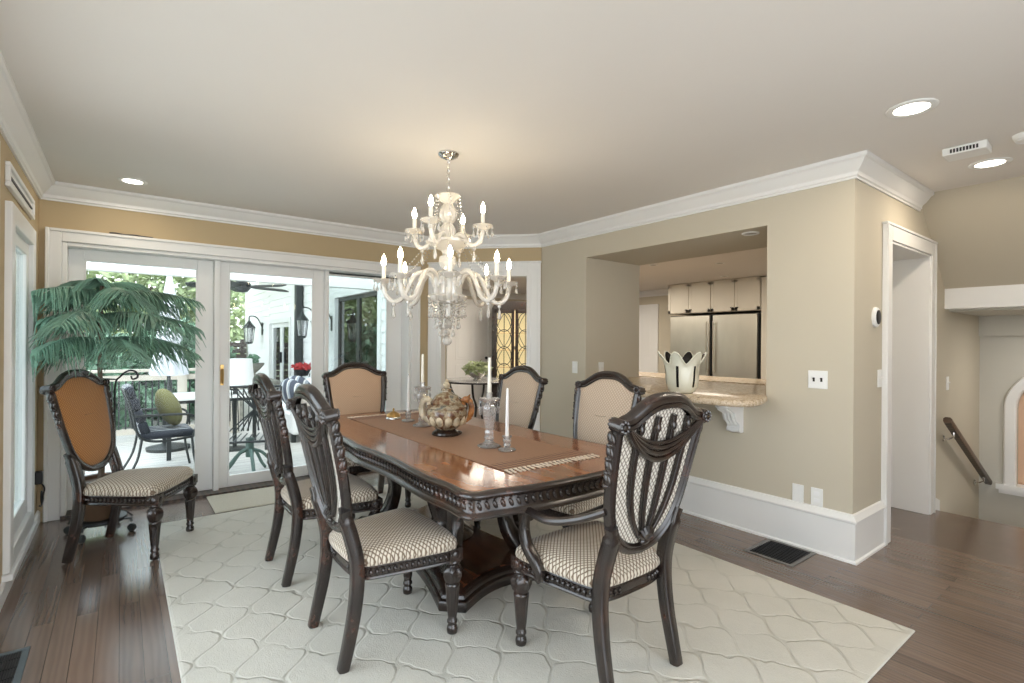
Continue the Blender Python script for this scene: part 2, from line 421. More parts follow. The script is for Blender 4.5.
# ------------------------------------------------------------------ THE ROOM
XL, XR, YB, ZC = -.49, 3.64, 5.15, 2.53
KX, KY = 2.73, 4.24           # where the diagonal meets back wall / right wall
mb = MB(); mb.box(-.7, -1.6, -.12, 5.36, 5.42, 0); mb.box(5.36, 1.5, -.12, 9, 5.42, 0); mb.box(2.95, 5.42, -.12, 9, 9.2, 0)
struct(mb, 'floor', M['floor'], smooth=False)
mb = MB(); mb.prism([(XL-.2,-1.6),(4.92,-1.6),(4.92,1.26),(3.66,1.26),(3.66,4.25),(2.74,5.17),(2.74,5.4),(XL-.2,5.4)], ZC, ZC+.1)
struct(mb, 'ceiling', M['ceil'], smooth=False)
# left wall with a tall window and a small transom
WY0, WY1 = 3.86, 4.60
mb = MB()
VY0, VY1 = .6, 3.30
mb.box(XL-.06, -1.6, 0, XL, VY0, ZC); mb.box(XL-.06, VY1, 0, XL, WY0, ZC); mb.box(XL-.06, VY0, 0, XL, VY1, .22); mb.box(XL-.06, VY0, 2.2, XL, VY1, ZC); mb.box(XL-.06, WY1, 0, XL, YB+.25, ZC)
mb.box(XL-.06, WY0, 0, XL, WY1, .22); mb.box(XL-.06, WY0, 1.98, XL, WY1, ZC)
struct(mb, 'wall_left', M['wall_warm_shade'], smooth=False)
mb = MB()
for (a, b, c, d) in ((WY0-.105, WY0, .12, 2.09), (WY1, WY1+.105, .12, 2.09)): mb.box(XL-.02, a, c, XL+.03, b, d)
mb.box(XL-.02, WY0, 1.98, XL+.03, WY1, 2.09); mb.box(XL-.02, WY0, .12, XL+.03, WY1, .22)
mb.box(XL-.02, WY0-.13, .085, XL+.045, WY1+.13, .12)
w1 = struct(mb, 'window_1', M['trim'], bevel=.006)
mb = MB()
for (a, b, c, d) in ((WY0, WY0+.11, .22, 1.98), (WY1-.09, WY1, .22, 1.98), (WY0+.11, WY1-.09, 1.90, 1.98), (WY0+.11, WY1-.09, .22, .33)): mb.box(XL-.045, a, c, XL+.005, b, d)
mb.build('sash', M['trim'], w1, bevel=.006)
mb = MB().box(XL-.022, WY0+.10, .32, XL-.014, WY1-.08, 1.91); mb.build('glass_pane', M['glass_tint'], w1, smooth=False)
mb = MB()
TY0, TY1 = 3.74, 4.71
mb.box(XL, TY0, 2.27, XL+.022, TY1, 2.295); mb.box(XL, TY0, 2.165, XL+.022, TY1, 2.19); mb.box(XL, TY0, 2.19, XL+.022, TY0+.03, 2.27); mb.box(XL, TY1-.03, 2.19, XL+.022, TY1, 2.27)
w2 = struct(mb, 'window_2', M['trim'], bevel=.004)
mb = MB().box(XL-.0, TY0+.03, 2.19, XL+.008, TY1-.03, 2.27); mb.build('panel', M['trim'], w2, smooth=False)
mb = MB().box(XL+.006, TY0+.06, 2.224, XL+.016, TY1-.06, 2.234); mb.build('slot', M['greymetal'], w2, smooth=False)
mb = MB()
mb.box(XL-.02, VY0-.1, .12, XL+.03, VY0, 2.3); mb.box(XL-.02, VY1, .12, XL+.03, VY1+.1, 2.3); mb.box(XL-.02, VY0, 2.2, XL+.03, VY1, 2.3); mb.box(XL-.02, VY0, .12, XL+.03, VY1, .22)
mb.box(XL-.045, VY0+1.30, .22, XL, VY0+1.40, 2.2)
w4 = struct(mb, 'window_unseen_light', M['trim'], bevel=.006)  # unseen window, added to let more daylight in from the left
MB().box(XL-.03, VY0, .22, XL-.022, VY1, 2.2).build('glass_pane', M['glass_clear'], w4, smooth=False)
# back wall with the triple patio door opening
DX0, DX1, DZ = -.36, 2.53, 2.10
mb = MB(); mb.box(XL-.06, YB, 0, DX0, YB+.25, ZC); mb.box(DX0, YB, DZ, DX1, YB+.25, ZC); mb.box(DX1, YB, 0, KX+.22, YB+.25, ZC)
struct(mb, 'wall_back', M['wall_warm_shade'], smooth=False)
# diagonal wall with cased opening
dv = Vector((XR-KX, KY-YB)); DL = dv.length; dt = dv.normalized(); dn = Vector((-dt.y, dt.x))
def dg(t, n, z): return (KX+dt.x*t+dn.x*n, YB+dt.y*t+dn.y*n, z)
def dbox(mb, t0, t1, n0, n1, z0, z1):
    mb.add([dg(t0,n0,z0),dg(t1,n0,z0),dg(t1,n1,z0),dg(t0,n1,z0),dg(t0,n0,z1),dg(t1,n0,z1),dg(t1,n1,z1),dg(t0,n1,z1)],
           [(0,3,2,1),(4,5,6,7),(0,1,5,4),(1,2,6,5),(2,3,7,6),(3,0,4,7)])
OT0, OT1, OZ = .155, DL-.145, 2.10
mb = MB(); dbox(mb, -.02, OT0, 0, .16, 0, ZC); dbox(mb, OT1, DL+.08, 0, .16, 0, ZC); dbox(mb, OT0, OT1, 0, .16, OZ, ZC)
struct(mb, 'wall_diagonal', M['wall_warm_shade'], smooth=False)
mb = MB()
for (a, b) in ((.02, OT0), (OT1, DL-.005)):
    dbox(mb, a, b, -.025, 0, 0, OZ+.13); dbox(mb, a+.03, b-.03, -.034, -.025, 0, OZ+.06)
dbox(mb, OT0, OT1, -.025, 0, OZ, OZ+.13); dbox(mb, OT0, OT1, -.034, -.025, OZ+.03, OZ+.08)
dbox(mb, .01, DL, -.036, 0, OZ+.13, OZ+.15)
dbox(mb, OT0-.01, OT0+.015, -.02, .17, 0, OZ); dbox(mb, OT1-.015, OT1+.01, -.02, .17, 0, OZ); dbox(mb, OT0, OT1, -.02, .17, OZ-.015, OZ+.01)
struct(mb, 'door_4', M['trim'], bevel=.005)['label'] = 'white cased opening in the angled wall'
# right wall: thick block with pass-through
PY0, PY1, PZ0, PZ1, XT = 1.785, 3.565, .955, 2.205, 4.46
mb = MB()
mb.box(XR, 1.24, 0, XT, PY0, ZC) if False else None
mb.box(XR, 1.40, 0, XT, PY0, ZC); mb.box(XR, PY1, 0, XT, KY+.05, ZC); mb.box(XR, PY0, 0, XT, PY1, PZ0); mb.box(XR, PY0, PZ1, XT, PY1, ZC)
# end face towards the stairs, with the hall opening
HX0, HX1, HZ = 4.235, 5.165, 2.085
mb.box(XR, 1.24, 0, HX0, 1.40, ZC); mb.box(HX0, 1.24, HZ, HX1, 1.40, ZC); mb.box(HX1, 1.24, -1.6, 7.2, 1.40, ZC)
struct(mb, 'wall_right', M['wall'], smooth=False)
mb = MB(); mb.box(2.3, -1.75, 0, 7.1, -1.6, ZC); mb.box(5.36, -1.0, -1.6, 7.0, -.85, ZC)
struct(mb, 'wall_sky_block', M['wall'], smooth=False)  # unseen walls, added to keep open sky off the stair side
# hall behind the cased opening
mb = MB(); mb.box(HX1, 1.40, 0, HX1+.12, 1.68, 2.4); mb.box(HX0-.08, 1.40, 0, HX0-.02, 1.68, 2.4); mb.box(HX0-.08, 1.68, 0, HX1+.12, 1.76, 2.4); mb.box(HX0-.08, 1.40, 2.4, HX1+.12, 1.76, 2.48)
struct(mb, 'wall_hall', M['wall'], smooth=False)
mb = MB()
mb.box(HX0-.105, 1.21, 0, HX0, 1.24, HZ+.1); mb.box(HX1, 1.21, -.0, HX1+.105, 1.24, HZ+.1); mb.box(HX0, 1.21, HZ, HX1, 1.24, HZ+.1)
mb.box(HX0-.115, 1.203, HZ+.1, HX1+.115, 1.24, HZ+.118)
mb.box(HX0-.0, 1.22, 0, HX0+.018, 1.5, HZ); mb.box(HX1-.018, 1.22, 0, HX1, 1.62, HZ); mb.box(HX0, 1.22, HZ-.018, HX1, 1.62, HZ)
mb.box(HX0-.105, 1.203, 0, HX0-.085, 1.21, HZ+.1); mb.box(HX1+.085, 1.203, 0, HX1+.105, 1.21, HZ+.1)
struct(mb, 'door_5', M['trim'], bevel=.004)['label'] = 'white cased opening at the stair landing'
# crown moulding
crown = [(0, ZC), (.095, ZC), (.095, ZC-.018), (.088, ZC-.026), (.078, ZC-.03), (.066, ZC-.048), (.046, ZC-.072), (.026, ZC-.09), (.022, ZC-.10), (.022, ZC-.112), (.012, ZC-.118), (.012, ZC-.13), (0, ZC-.13)]
mb = MB().sweep([(XL,-1.6),(XL,YB),(KX,YB),(XR,KY),(XR,1.24),(4.92,1.24)], crown)
struct(mb, 'trim_1', M['trim'], angle=25)
basep = [(0,0),(.022,0),(.022,.245),(.030,.252),(.030,.262),(.018,.282),(.012,.296),(0,.30)]
mb = MB().sweep([(XR,KY),(XR,1.24),(HX0-.105,1.24)], basep); mb.sweep([(XR-.022,KY-.03),(XR-.022,1.218),(HX0-.105,1.218)], [(0,0),(.012,0),(.010,.012),(0,.02)])
struct(mb, 'baseboard_right', M['trim'], angle=25)
mb = MB().sweep([(XL,-1.6),(XL,YB)], [(0,0),(.018,0),(.018,.075),(.008,.088),(0,.09)])
struct(mb, 'baseboard_left', M['trim'], angle=25)

# ---- patio door casing + three panels
mb = MB()
mb.box(DX0-.095, YB-.028, 0, DX0, YB, DZ+.095); mb.box(DX1, YB-.028, 0, DX1+.10, YB, DZ+.095); mb.box(DX0, YB-.028, DZ, DX1, YB, DZ+.095)
mb.box(DX0-.095, YB-.040, 0, DX0-.07, YB-.028, DZ+.095); mb.box(DX1+.075, YB-.040, 0, DX1+.10, YB-.028, DZ+.095); mb.box(DX0-.07, YB-.040, DZ+.072, DX1+.075, YB-.028, DZ+.095)
mb.box(DX0, YB-.01, 0, DX0+.03, YB+.22, DZ); mb.box(DX1-.03, YB-.01, 0, DX1, YB+.22, DZ); mb.box(DX0+.03, YB-.01, DZ-.03, DX1-.03, YB+.22, DZ)
mb.box(.655, YB+.06, .02, .70, YB+.22, DZ-.03); mb.box(1.625, YB+.06, .02, 1.66, YB+.22, DZ-.03)
struct(mb, 'trim_2', M['trim'], bevel=.005)
mb = MB().box(DX0, YB-.03, 0, DX1, YB+.26, .022); struct(mb, 'trim_3', M['rail'], smooth=False)['label'] = 'dark wooden patio door threshold'
def patio_door(n, x0, x1, g0, g1, gz0, gz1, y, glass):
    mb = MB(); t = .05
    mb.box(x0, y, .024, g0, y+t, DZ-.03); mb.box(g1, y, .024, x1, y+t, DZ-.03); mb.box(g0, y, .024, g1, y+t, gz0); mb.box(g0, y, gz1, g1, y+t, DZ-.03)
    mb.box(g0-.0, y-.006, gz0, g0+.012, y, gz1); mb.box(g1-.012, y-.006, gz0, g1, y, gz1)
    d = struct(mb, n, M['trim'], bevel=.004)
    MB().box(g0-.005, y+.02, gz0-.005, g1+.005, y+.028, gz1+.005).build('glass_pane', glass, d, smooth=False)
    return d
patio_door('door_1', -.33, .655, -.235, .53, .14, 1.985, YB+.12, M['glass'])
d2 = patio_door('door_2', .70, 1.625, .775, 1.52, .125, 1.985, YB+.12, M['glass'])
d3 = patio_door('door_3', 1.66, 2.50, 1.675, 2.33, .125, 2.04, YB+.17, M['glass_tint'])
mb = MB().box(.712, YB+.108, .955, .738, YB+.12, 1.14); mb.tube([(.725,YB+.108,1.10),(.725,YB+.07,1.10),(.725,YB+.062,1.09),(.725,YB+.062,.99),(.725,YB+.07,.98),(.725,YB+.108,.98)], .009, 8)
mb.build('door_handle', M['brass'], d2, label='brass and wood pull handle')
MB().box(1.66, YB+.150, 2.055, 2.50, YB+.17, 2.068).build('track', M['greymetal'], d3, smooth=False)
# cable lying over the casing
pts = spline([(-.08,YB-.03,DZ+.100),(-.04,YB-.03,DZ+.104),(.02,YB-.03,DZ+.099),(.08,YB-.03,DZ+.103),(.14,YB-.03,DZ+.099),(.2,YB-.03,DZ+.099)],5)
tag(MB().tube(pts, .006, 6).build('cable', M['black']), 'thin black cable lying on top of the white patio door casing', 'cable')

# ------------------------------------------------------------------ stairwell
mb = MB()
for i in range(6):
    x = 5.36+.27*i
    mb.box(x, -1.0, -1.6, x+.27 if i < 5 else 7.0, 1.24, -.185*(i+1))
struct(mb, 'floor_stairs', M['floor'], smooth=False)
mb = MB()
mb.prism([(5.28,.10),(5.36,.10),(5.47,.06),(5.47,-.02),(6.94,-1.08),(6.94,-1.6),(5.28,-1.6)], 1.222, 1.24, lambda u,v,w:(u,w,v))
struct(mb, 'baseboard_stairs', M['trim'], smooth=False)
SX = 6.94
mb = MB(); AY, AR, AZ = .635, .42, .75
# far wall with arched niche cut: build from polygons around the arch
RI = AR-.085
mb.box(SX, AY+RI, -1.6, SX+.12, 1.40, ZC); mb.box(SX, -1.6, -1.6, SX+.12, AY-RI, ZC); mb.box(SX, AY-RI, -1.6, SX+.12, AY+RI, -.05)
mb.prism([(AY+RI, ZC)] + [(AY+RI*math.cos(PI*k/20), AZ+RI*math.sin(PI*k/20)) for k in range(21)] + [(AY-RI, ZC)], SX, SX+.12, lambda u,v,w:(w,u,v))
struct(mb, 'wall_stairs', M['greywall'], smooth=False)
mb = MB()
def archring(R, y0z): return [(AY+R, y0z)] + [(AY+R*math.cos(PI*k/24), AZ+R*math.sin(PI*k/24)) for k in range(25)] + [(AY-R, y0z)]
o_, i_ = archring(AR, 0), archring(AR-.09, 0); o2, i2 = archring(AR-.012, 0), archring(AR-.078, 0)
rings = []
for k in range(len(o_)):
    rings.append([(SX, *o_[k]), (SX-.03, *o_[k]), (SX-.042, *o2[k]), (SX-.042, *i2[k]), (SX-.03, *i_[k]), (SX+.02, *i_[k])])
mb.loft(rings)
mb.box(SX-.06, AY-AR-.05, -.05, SX+.1, AY+AR+.05, 0); mb.box(SX-.045, AY-AR-.03, -.09, SX, AY+AR+.03, -.05)
w3 = struct(mb, 'window_3', M['trim'])
w3['label'] = 'white arched niche frame on the stairwell wall'
mb = MB(); mb.box(SX+.115, AY-AR, -.05, SX+.13, AY+AR, AZ+AR); mb.build('niche_back', M['peach'], w3, smooth=False)
# bulkhead beam, sloped ceiling and low soffit over the stairs
mb = MB(); mb.prism([(4.92, ZC+.1),(4.92, ZC),(5.66,1.845),(5.74,1.845),(5.74,ZC+.1)], -1.6, 1.24, lambda u,v,w:(u,w,v))
struct(mb, 'ceiling_stairs', M['wall'], smooth=False)
mb = MB(); mb.box(5.655, -1.6, 1.676, 5.80, 1.24, 1.85); struct(mb, 'trim_4', M['trim'], smooth=False)
mb = MB(); mb.box(5.80, -1.6, 1.66, SX, 1.24, 1.74); mb.box(SX-.05, -1.6, 1.46, SX, 1.24, 1.66); struct(mb, 'ceiling_soffit', M['greywall'], smooth=False)
# handrail
hr = thing('handrail', 'dark wooden handrail on metal brackets going down the stairs', 'handrail', (0,0,0))
a, b = Vector((5.42,1.165,.745)), Vector((6.93,1.165,-.01))
sec = [(-.5,-.55),(.5,-.55),(.62,-.2),(.62,.3),(.35,.55),(-.35,.55),(-.62,.3),(-.62,-.2)]
MB().tube([a, b], .045, up=(0,0,1), sec=sec).build('rail', M['rail'], hr)
for k in (.13, .86):
    p = a.lerp(b, k); mb = MB(); mb.tube([p+Vector((0,0,-.02)), p+Vector((0,.0,-.06)), p+Vector((0,.035,-.085)), p+Vector((0,.074,-.085))], .008, 8)
    mb.ell(p+Vector((0,.066,-.085)), (.028,.008,.028)); mb.build('bracket', M['chrome'], hr)

# ------------------------------------------------------------------ kitchen + breakfast room beyond
KW = 8.9
mb = MB(); mb.box(8.62, 1.4, 0, 8.8, 9.2, 2.6); struct(mb, 'wall_kitchen', M['wall'], smooth=False)
mb = MB(); mb.box(2.95, 9.0, 0, 8.8, 9.2, 2.6); struct(mb, 'wall_breakfast', M['wall'], smooth=False)
mb = MB(); mb.prism([(XT-.02,1.78),(8.8,1.78),(8.8,9.2),(2.95,9.2),(2.95,5.08),(3.77,4.26),(XT-.02,4.26)], 2.44, 2.52)
struct(mb, 'ceiling_kitchen', M['ceil'], smooth=False)
mb = MB(); mb.box(XT, 1.78, 0, 8.62, 1.90, 2.44); struct(mb, 'wall_kitchen_end', M['wall'], smooth=False)
mb = MB().sweep([(2.95,9.0),(8.62,9.0),(8.62,1.9)], [(0,2.44),(.09,2.44),(.085,2.41),(.04,2.36),(.02,2.34),(.02,2.32),(0,2.32)])
struct(mb, 'trim_5', M['trim'], angle=25)
# tall fridge unit, cabinets above
FX = 8.0
fr_y0, fr_y1, fmid = 4.06, 5.70, 4.86
def fridge(y0, y1, lab, hs):
    t = thing('refrigerator', lab, 'refrigerator', (FX, (y0+y1)/2, 0), 0, 'stainless refrigerator columns')
    h = (y1-y0)/2
    MB().box(.03, -h, .02, .6, h, 1.86).build('body', M['greymetal'], t, bevel=.004)
    MB().box(0, -h+.015, .75, .03, h-.015, 1.85).build('door', M['steel'], t, bevel=.006)
    MB().box(0, -h+.015, .10, .03, h-.015, .735).build('freezer_drawer', M['steel'], t, bevel=.006)
    y = hs*(h-.05); mb = MB().tube([(-.045,y,.85),(-.045,y,1.75)], .011, 8); mb.bar((0,y,.9),(-.045,y,.9),.015,.015); mb.bar((0,y,1.7),(-.045,y,1.7),.015,.015)
    mb.build('handle', M['steel'], t)
fridge(4.885, 5.70, 'stainless refrigerator left of the pair, seen through the pass-through', -1)
fridge(4.06, 4.855, 'stainless refrigerator right of the pair, seen through the pass-through', 1)
def upper(y0, y1, lab):
    t = thing('wall_cabinet', lab, 'cabinet', (FX, (y0+y1)/2, 1.90), 0, 'cream cabinets above the refrigerators'); h = (y1-y0)/2
    MB().box(.022, -h, 0, .6, h, .54).build('body', M['cab'], t, bevel=.003)
    for s in (-1, 1):
        a, b = (0.004, h-.004) if s > 0 else (-h+.004, -.004)
        mb = MB().box(.004, a, .01, .022, b, .53); mb.box(0, a, .01, .004, a+.05, .51); mb.box(0, b-.05, .01, .004, b, .51); mb.box(0, a, .48, .004, b, .53); mb.box(0, a, .01, .004, b, .06)
        d = mb.build('door', M['cab'], t, smooth=False)
        MB().tube([(0,s*.03,.06),(-.015,s*.032,.06),(-.015,s*.06,.06),(0,s*.062,.06)], .007, 6).build('pull', M['greymetal'], d)
upper(4.885, 5.74, 'cream wall cabinet over the left refrigerator'); upper(4.03, 4.88, 'cream wall cabinet over the right refrigerator')
t = thing('pantry_cabinet', 'tall cream end panel right of the refrigerators', 'cabinet', (FX, 3.6, 0))
MB().box(.02,-.4,0,.6,.42,2.42).build('body', M['cab'], t, bevel=.003)
mb = MB().box(0,-.39,.1,.02,.40,2.40); MB.build(mb, 'door', M['cab'], t, bevel=.004)
# white kitchen door left of the fridge
mb = MB(); y0, y1 = 6.50, 7.35
mb.box(8.59, y0-.1, 0, 8.62, y0, 2.16); mb.box(8.59, y1, 0, 8.62, y1+.1, 2.16); mb.box(8.59, y0, 2.06, 8.62, y1, 2.16); mb.box(8.605, y0, 0, 8.62, y1, 2.06)
for (a, b, c, d) in ((y0+.1, y0+.42, 1.1, 1.95), (y0+.5, y0+.8, 1.1, 1.95)): mb.box(8.60, a, c, 8.606, b, d)
struct(mb, 'door_6', M['trim'], bevel=.004)
# kitchen island with granite
t = thing('kitchen_island', 'pale blue kitchen island under granite behind the pass-through', 'cabinet', (5.9, 4.3, 0))
MB().box(-.33,-1.55,.1,.33,1.55,.89).build('body', M['bluewhite'], t, bevel=.004)
for i in range(4):
    y = -1.5+.75*i; mb = MB().box(-.35,y+.01,.13,-.33,y+.74,.87); d = mb.build('door', M['bluewhite'], t, bevel=.005)
    MB().tube([(-.35,y+.12,.5),(-.375,y+.12,.5),(-.375,y+.12,.62),(-.35,y+.12,.62)], .006, 6).build('pull', M['greymetal'], d)
MB().box(-.31,-1.5,0,.31,1.5,.1).build('plinth', M['greymetal'], t, smooth=False)
MB().box(-.38,-1.6,.89,.38,1.6,.93).build('countertop', M['granite'], t, bevel=.012)
# pass-through counter + corbels
mb = MB()
out = [(XT+.04,PY0+.003),(XT+.04,PY1-.003),(XR-.003,PY1-.003)] + [tuple(q) for q in spline([(XR-.004,3.30),(3.45,3.29),(3.22,3.24),(3.12,3.14),(3.10,2.95),(3.10,2.6),(3.10,2.1),(3.10,1.86),(3.125,1.74),(3.19,1.68),(3.30,1.665),(3.45,1.70),(3.57,1.745),(XR-.004,1.775)], 3)] + [(XR-.003,PY0+.003)]
mb.mold(out, [(.012,.955),(.002,.962),(0,.975),(.002,.99),(.012,.998)])
tag(mb.build('bar_counter', M['granite'], None, angle=50), 'granite serving counter in the pass-through, with rounded front corner', 'counter')
def corbel(y, lab):
    P = [(0,0),(0,.24),(-.02,.245),(-.055,.235),(-.06,.215),(-.05,.20),(-.065,.175),(-.10,.15),(-.115,.12),(-.12,.095),(-.15,.08),(-.20,.055),(-.215,.035),(-.215,.02),(-.225,.018),(-.225,0)]
    t = thing('corbel', lab, 'corbel', (XR, y, .953), 0, 'white scroll corbels under the granite counter')
    P3 = spline([(q[0], -q[1]) for q in P[1:]], 3); P3 = [(0,0)] + [tuple(q) for q in P3]
    MB().prism(P3, -.05, .05, lambda u,v,w:(u,w,v)).build('bracket', M['trim'], t)
    mb = MB().box(-.24,-.062,-.022,0,.062,-.001); mb.build('cap', M['trim'], t, bevel=.004)
    mb = MB()
    for s in (-1, 0, 1):
        mb.tube([(-.222,s*.028,-.03),(-.2,s*.028,-.065),(-.13,s*.028,-.092),(-.118,s*.028,-.13),(-.07,s*.028,-.18)], .010, 6)
    mb.ell((-.205,0,-.045),(.02,.056,.02)); mb.ell((-.05,0,-.225),(.018,.054,.018))
    mb.build('carving', M['trim'], t)
corbel(2.0, 'white scroll corbel under the right end of the granite counter'); corbel(2.72, 'white scroll corbel under the granite counter, near its middle')
# breakfast room: panelled door, lit cabinet, table, chairs
mb = MB(); x0, x1 = 5.32, 6.22
mb.box(x0-.11, 8.97, 0, x0, 9.0, 2.25); mb.box(x1, 8.97, 0, x1+.11, 9.0, 2.25); mb.box(x0, 8.97, 2.14, x1, 9.0, 2.25); mb.box(x0, 8.985, 0, x1, 9.0, 2.14)
for (a, b) in ((.1,.41),(.49,.8)):
    for (c, d) in ((.2,.9),(1.0,2.02)):
        mb.box(x0+a, 8.978, c, x0+b, 8.985, d); mb.box(x0+a+.05, 8.972, c+.05, x0+b-.05, 8.979, d-.05)
d7 = struct(mb, 'door_7', M['trim'], bevel=.005)
mb = MB().ell((x1-.07, 8.94, 1.03), .03); mb.tube([(x1-.07,8.985,1.03),(x1-.07,8.94,1.03)], .012, 8); mb.build('door_knob', M['greymetal'], d7)
t = thing('display_cabinet', 'dark arched display cabinet with lit glass doors and iron scrollwork', 'cabinet', (6.55, 8.50, 0), -.62)
W, CD = .46, .40
arch = [(-W,0),(W,0),(W,2.06)] + [(W*math.cos(a), 2.06+.14*math.sin(a)) for a in [PI*k/12 for k in range(1,12)]] + [(-W,2.06)]
mb = MB().prism(arch, -.04, 0, lambda u,v,w:(u,w,v)); mb.box(-W,-CD,0,-W+.04,-.04,2.06); mb.box(W-.04,-CD,0,W,-.04,2.06); mb.box(-W,-CD,0,W,-.04,.5)
mb.prism([(-W,2.02),(W,2.02)] + arch[2:], -CD, -.04, lambda u,v,w:(u,w,v)); mb.box(-W-.03,-CD-.04,0,W+.03,0,.1)
mb.build('body', M['dark'], t, bevel=.006)
MB().box(-W+.04,-.05,.5,W-.04,-.041,2.02).build('lit_back', M['cabglow'], t, smooth=False)
for z in (.85, 1.2, 1.55): MB().box(-W+.04,-CD+.05,z,W-.04,-.05,z+.012).build('shelf', M['lead'], t, smooth=False)
for s in (-1, 1):
    a, b = (.01, W-.04) if s > 0 else (-W+.04, -.01)
    mb = MB(); y = -CD-.0
    mb.box(a,y-.03,.5,a+.06,y,2.02); mb.box(b-.06,y-.03,.5,b,y,2.02); mb.box(a,y-.03,.5,b,y,.57); mb.box(a,y-.03,1.95,b,y,2.02)
    d = mb.build('door', M['dark'], t, bevel=.004)
    MB().box(a+.05,y-.018,.55,b-.05,y-.012,1.97).build('glass_pane', M['glass'], d, smooth=False)
    mb = MB(); c = (a+b)/2
    for k in range(4):
        zz = .75+.34*k
        mb.tube([(c+.145*math.cos(q), y-.022, zz+.19*math.sin(q)) for q in [2*PI*i/24 for i in range(24)]], .008, 6, closed=True)
    mb.tube([(c,y-.022,.57),(c,y-.022,1.95)], .008, 6)
    for e in (-1, 1): mb.tube([(c+e*.14*math.sin(q*1.0), y-.022, .57+1.38*q/(2*PI)) for q in [2*PI*i/24 for i in range(25)]], .006, 6)
    mb.build('scrollwork', M['iron'], d)
t = thing('cup', 'small pale dish on the middle shelf of the lit cabinet', 'dish', (6.55-.20*math.sin(.62), 8.50-.20*math.cos(.62), 1.213))
MB().lathe([(.03,0),(.035,.01),(.06,.05),(.075,.07),(.07,.07),(.05,.04)], 14).build('bowl', M['waxw'], t)
bt = thing('breakfast_table', 'glass topped breakfast table on black iron legs', 'table', (4.70, 7.05, 0))
MB().lathe([(.0,.725),(.58,.725),(.59,.73),(.59,.737),(.58,.742),(0,.742)], 40).build('glass_top', M['lead'], bt)
MB().tube([(.57*math.cos(a), .57*math.sin(a), .715) for a in [2*PI*i/40 for i in range(40)]], .012, 6, closed=True).build('rim', M['iron'], bt)
for k in range(4):
    a = PI/4+k*PI/2; c, s_ = math.cos(a), math.sin(a)
    pts = spline([(.5*c,.5*s_,.71),(.42*c,.42*s_,.5),(.2*c,.2*s_,.33),(.28*c,.28*s_,.12),(.42*c,.42*s_,.0)], 6)
    MB().tube(pts, .018, 8).build('leg', M['iron'], bt)
def iron_chair(loc, rz, lab):
    t = thing('iron_chair', lab, 'chair', loc, rz, 'black iron scroll back chairs in the breakfast room')
    mb = MB().tube([(.22*math.cos(a), .22*math.sin(a), .45) for a in [2*PI*i/24 for i in range(24)]], .014, 6, closed=True); mb.build('seat_frame', M['iron'], t)
    MB().lathe([(0,.455),(.2,.455),(.215,.48),(.2,.505),(.1,.52),(0,.522)], 24).build('cushion', M['olive'], t)
    for (x, y) in ((.17,.15),(.17,-.15),(-.17,.15),(-.17,-.15)):
        MB().tube(spline([(x,y,.45),(x*1.05,y*1.05,.25),(x*1.3,y*1.25,0)], 5), .012, 6).build('leg', M['iron'], t)
    arcp = spline([(-.2,-.17,.45),(-.25,-.22,.65),(-.29,-.22,.85),(-.32,-.14,1.0),(-.33,0,1.06),(-.32,.14,1.0),(-.29,.22,.85),(-.25,.22,.65),(-.2,.17,.45)], 6)
    MB().tube(arcp, .020, 8).build('back_frame', M['iron'], t)
    mb = MB()
    for s in (-1, 1):
        sp = []
        for i in range(30):
            q = i/29*3.2*PI; r = .11*(1-i/34)
            sp.append((-.31+.06*0, s*(.085+0)+s*r*math.cos(q)*.8, .86+r*math.sin(q)))
        mb.tube(sp, .011, 6); mb.tube(spline([(-.23,s*.02,.47),(-.26,s*.09,.6),(-.30,s*.16,.80)], 5), .011, 6)
    mb.build('scroll', M['iron'], t)
iron_chair((3.92,7.15,0), .2, 'black iron scroll back chair left of the breakfast table')
iron_chair((5.35,6.25,0), 1.9, 'black iron scroll back chair in front of the breakfast table')
iron_chair((5.75,7.0,0), 3.0, 'black iron scroll back chair right of the breakfast table')

def leaf_cloud(mb, c, r, n, ls, seed=0):
    R = random.Random(seed)
    for _ in range(n):
        while True:
            p = Vector((R.uniform(-1,1), R.uniform(-1,1), R.uniform(-1,1)))
            if .35 < p.length < 1: break
        p = Vector(c) + Vector((p.x*r[0], p.y*r[1], p.z*r[2]))
        d = Vector((R.gauss(0,1), R.gauss(0,1), R.gauss(0,.8))).normalized(); e = d.orthogonal().normalized(); f = d.cross(e)
        l = ls*R.uniform(.6,1.3)
        mb.add([p - d*l*.5, p + e*l*.3+f*l*.06, p + d*l*.6, p - e*l*.3+f*l*.06], [(0,1,2,3)])
t = thing('potted_plant', 'small leafy plant in a silver bowl on the glass breakfast table', 'plant', (4.64, 7.0, .742))
MB().lathe([(.07,0),(.075,.012),(.05,.025),(.10,.05),(.155,.10),(.165,.13),(.155,.13),(.10,.06),(0,.05)], 24).build('bowl', M['chrome'], t)
mb = MB(); leaf_cloud(mb, (0,0,.19), (.24,.24,.12), 260, .09, 3); mb.build('foliage', M['leaf'], t, smooth=False)

# ------------------------------------------------------------------ RUG + MAT
RZ = .014
rug = MB(); W2, L2 = 1.395, 1.89
outl = [(-W2,-L2),(W2,-L2),(W2,L2),(-W2,L2)]
rug.mold(outl, [(.0,0),(-.004,.006),(0,.012),(.01,RZ)])
o = rug.build('rug', M['rug'], None, smooth=False); o.location = (1.595, 2.65, 0); tag(o, 'large cream wool rug with a carved trellis pattern under the dining table', 'rug')
mb = MB().mold([(-.62,-.26),(.62,-.26),(.62,.26),(-.62,.26)], [(0,0),(-.003,.004),(.004,.010)]); o = mb.build('door_mat', M['mat'], None, smooth=False)
o.location = (1.215, 4.85, .0); tag(o, 'cream woven mat in front of the patio door', 'mat')

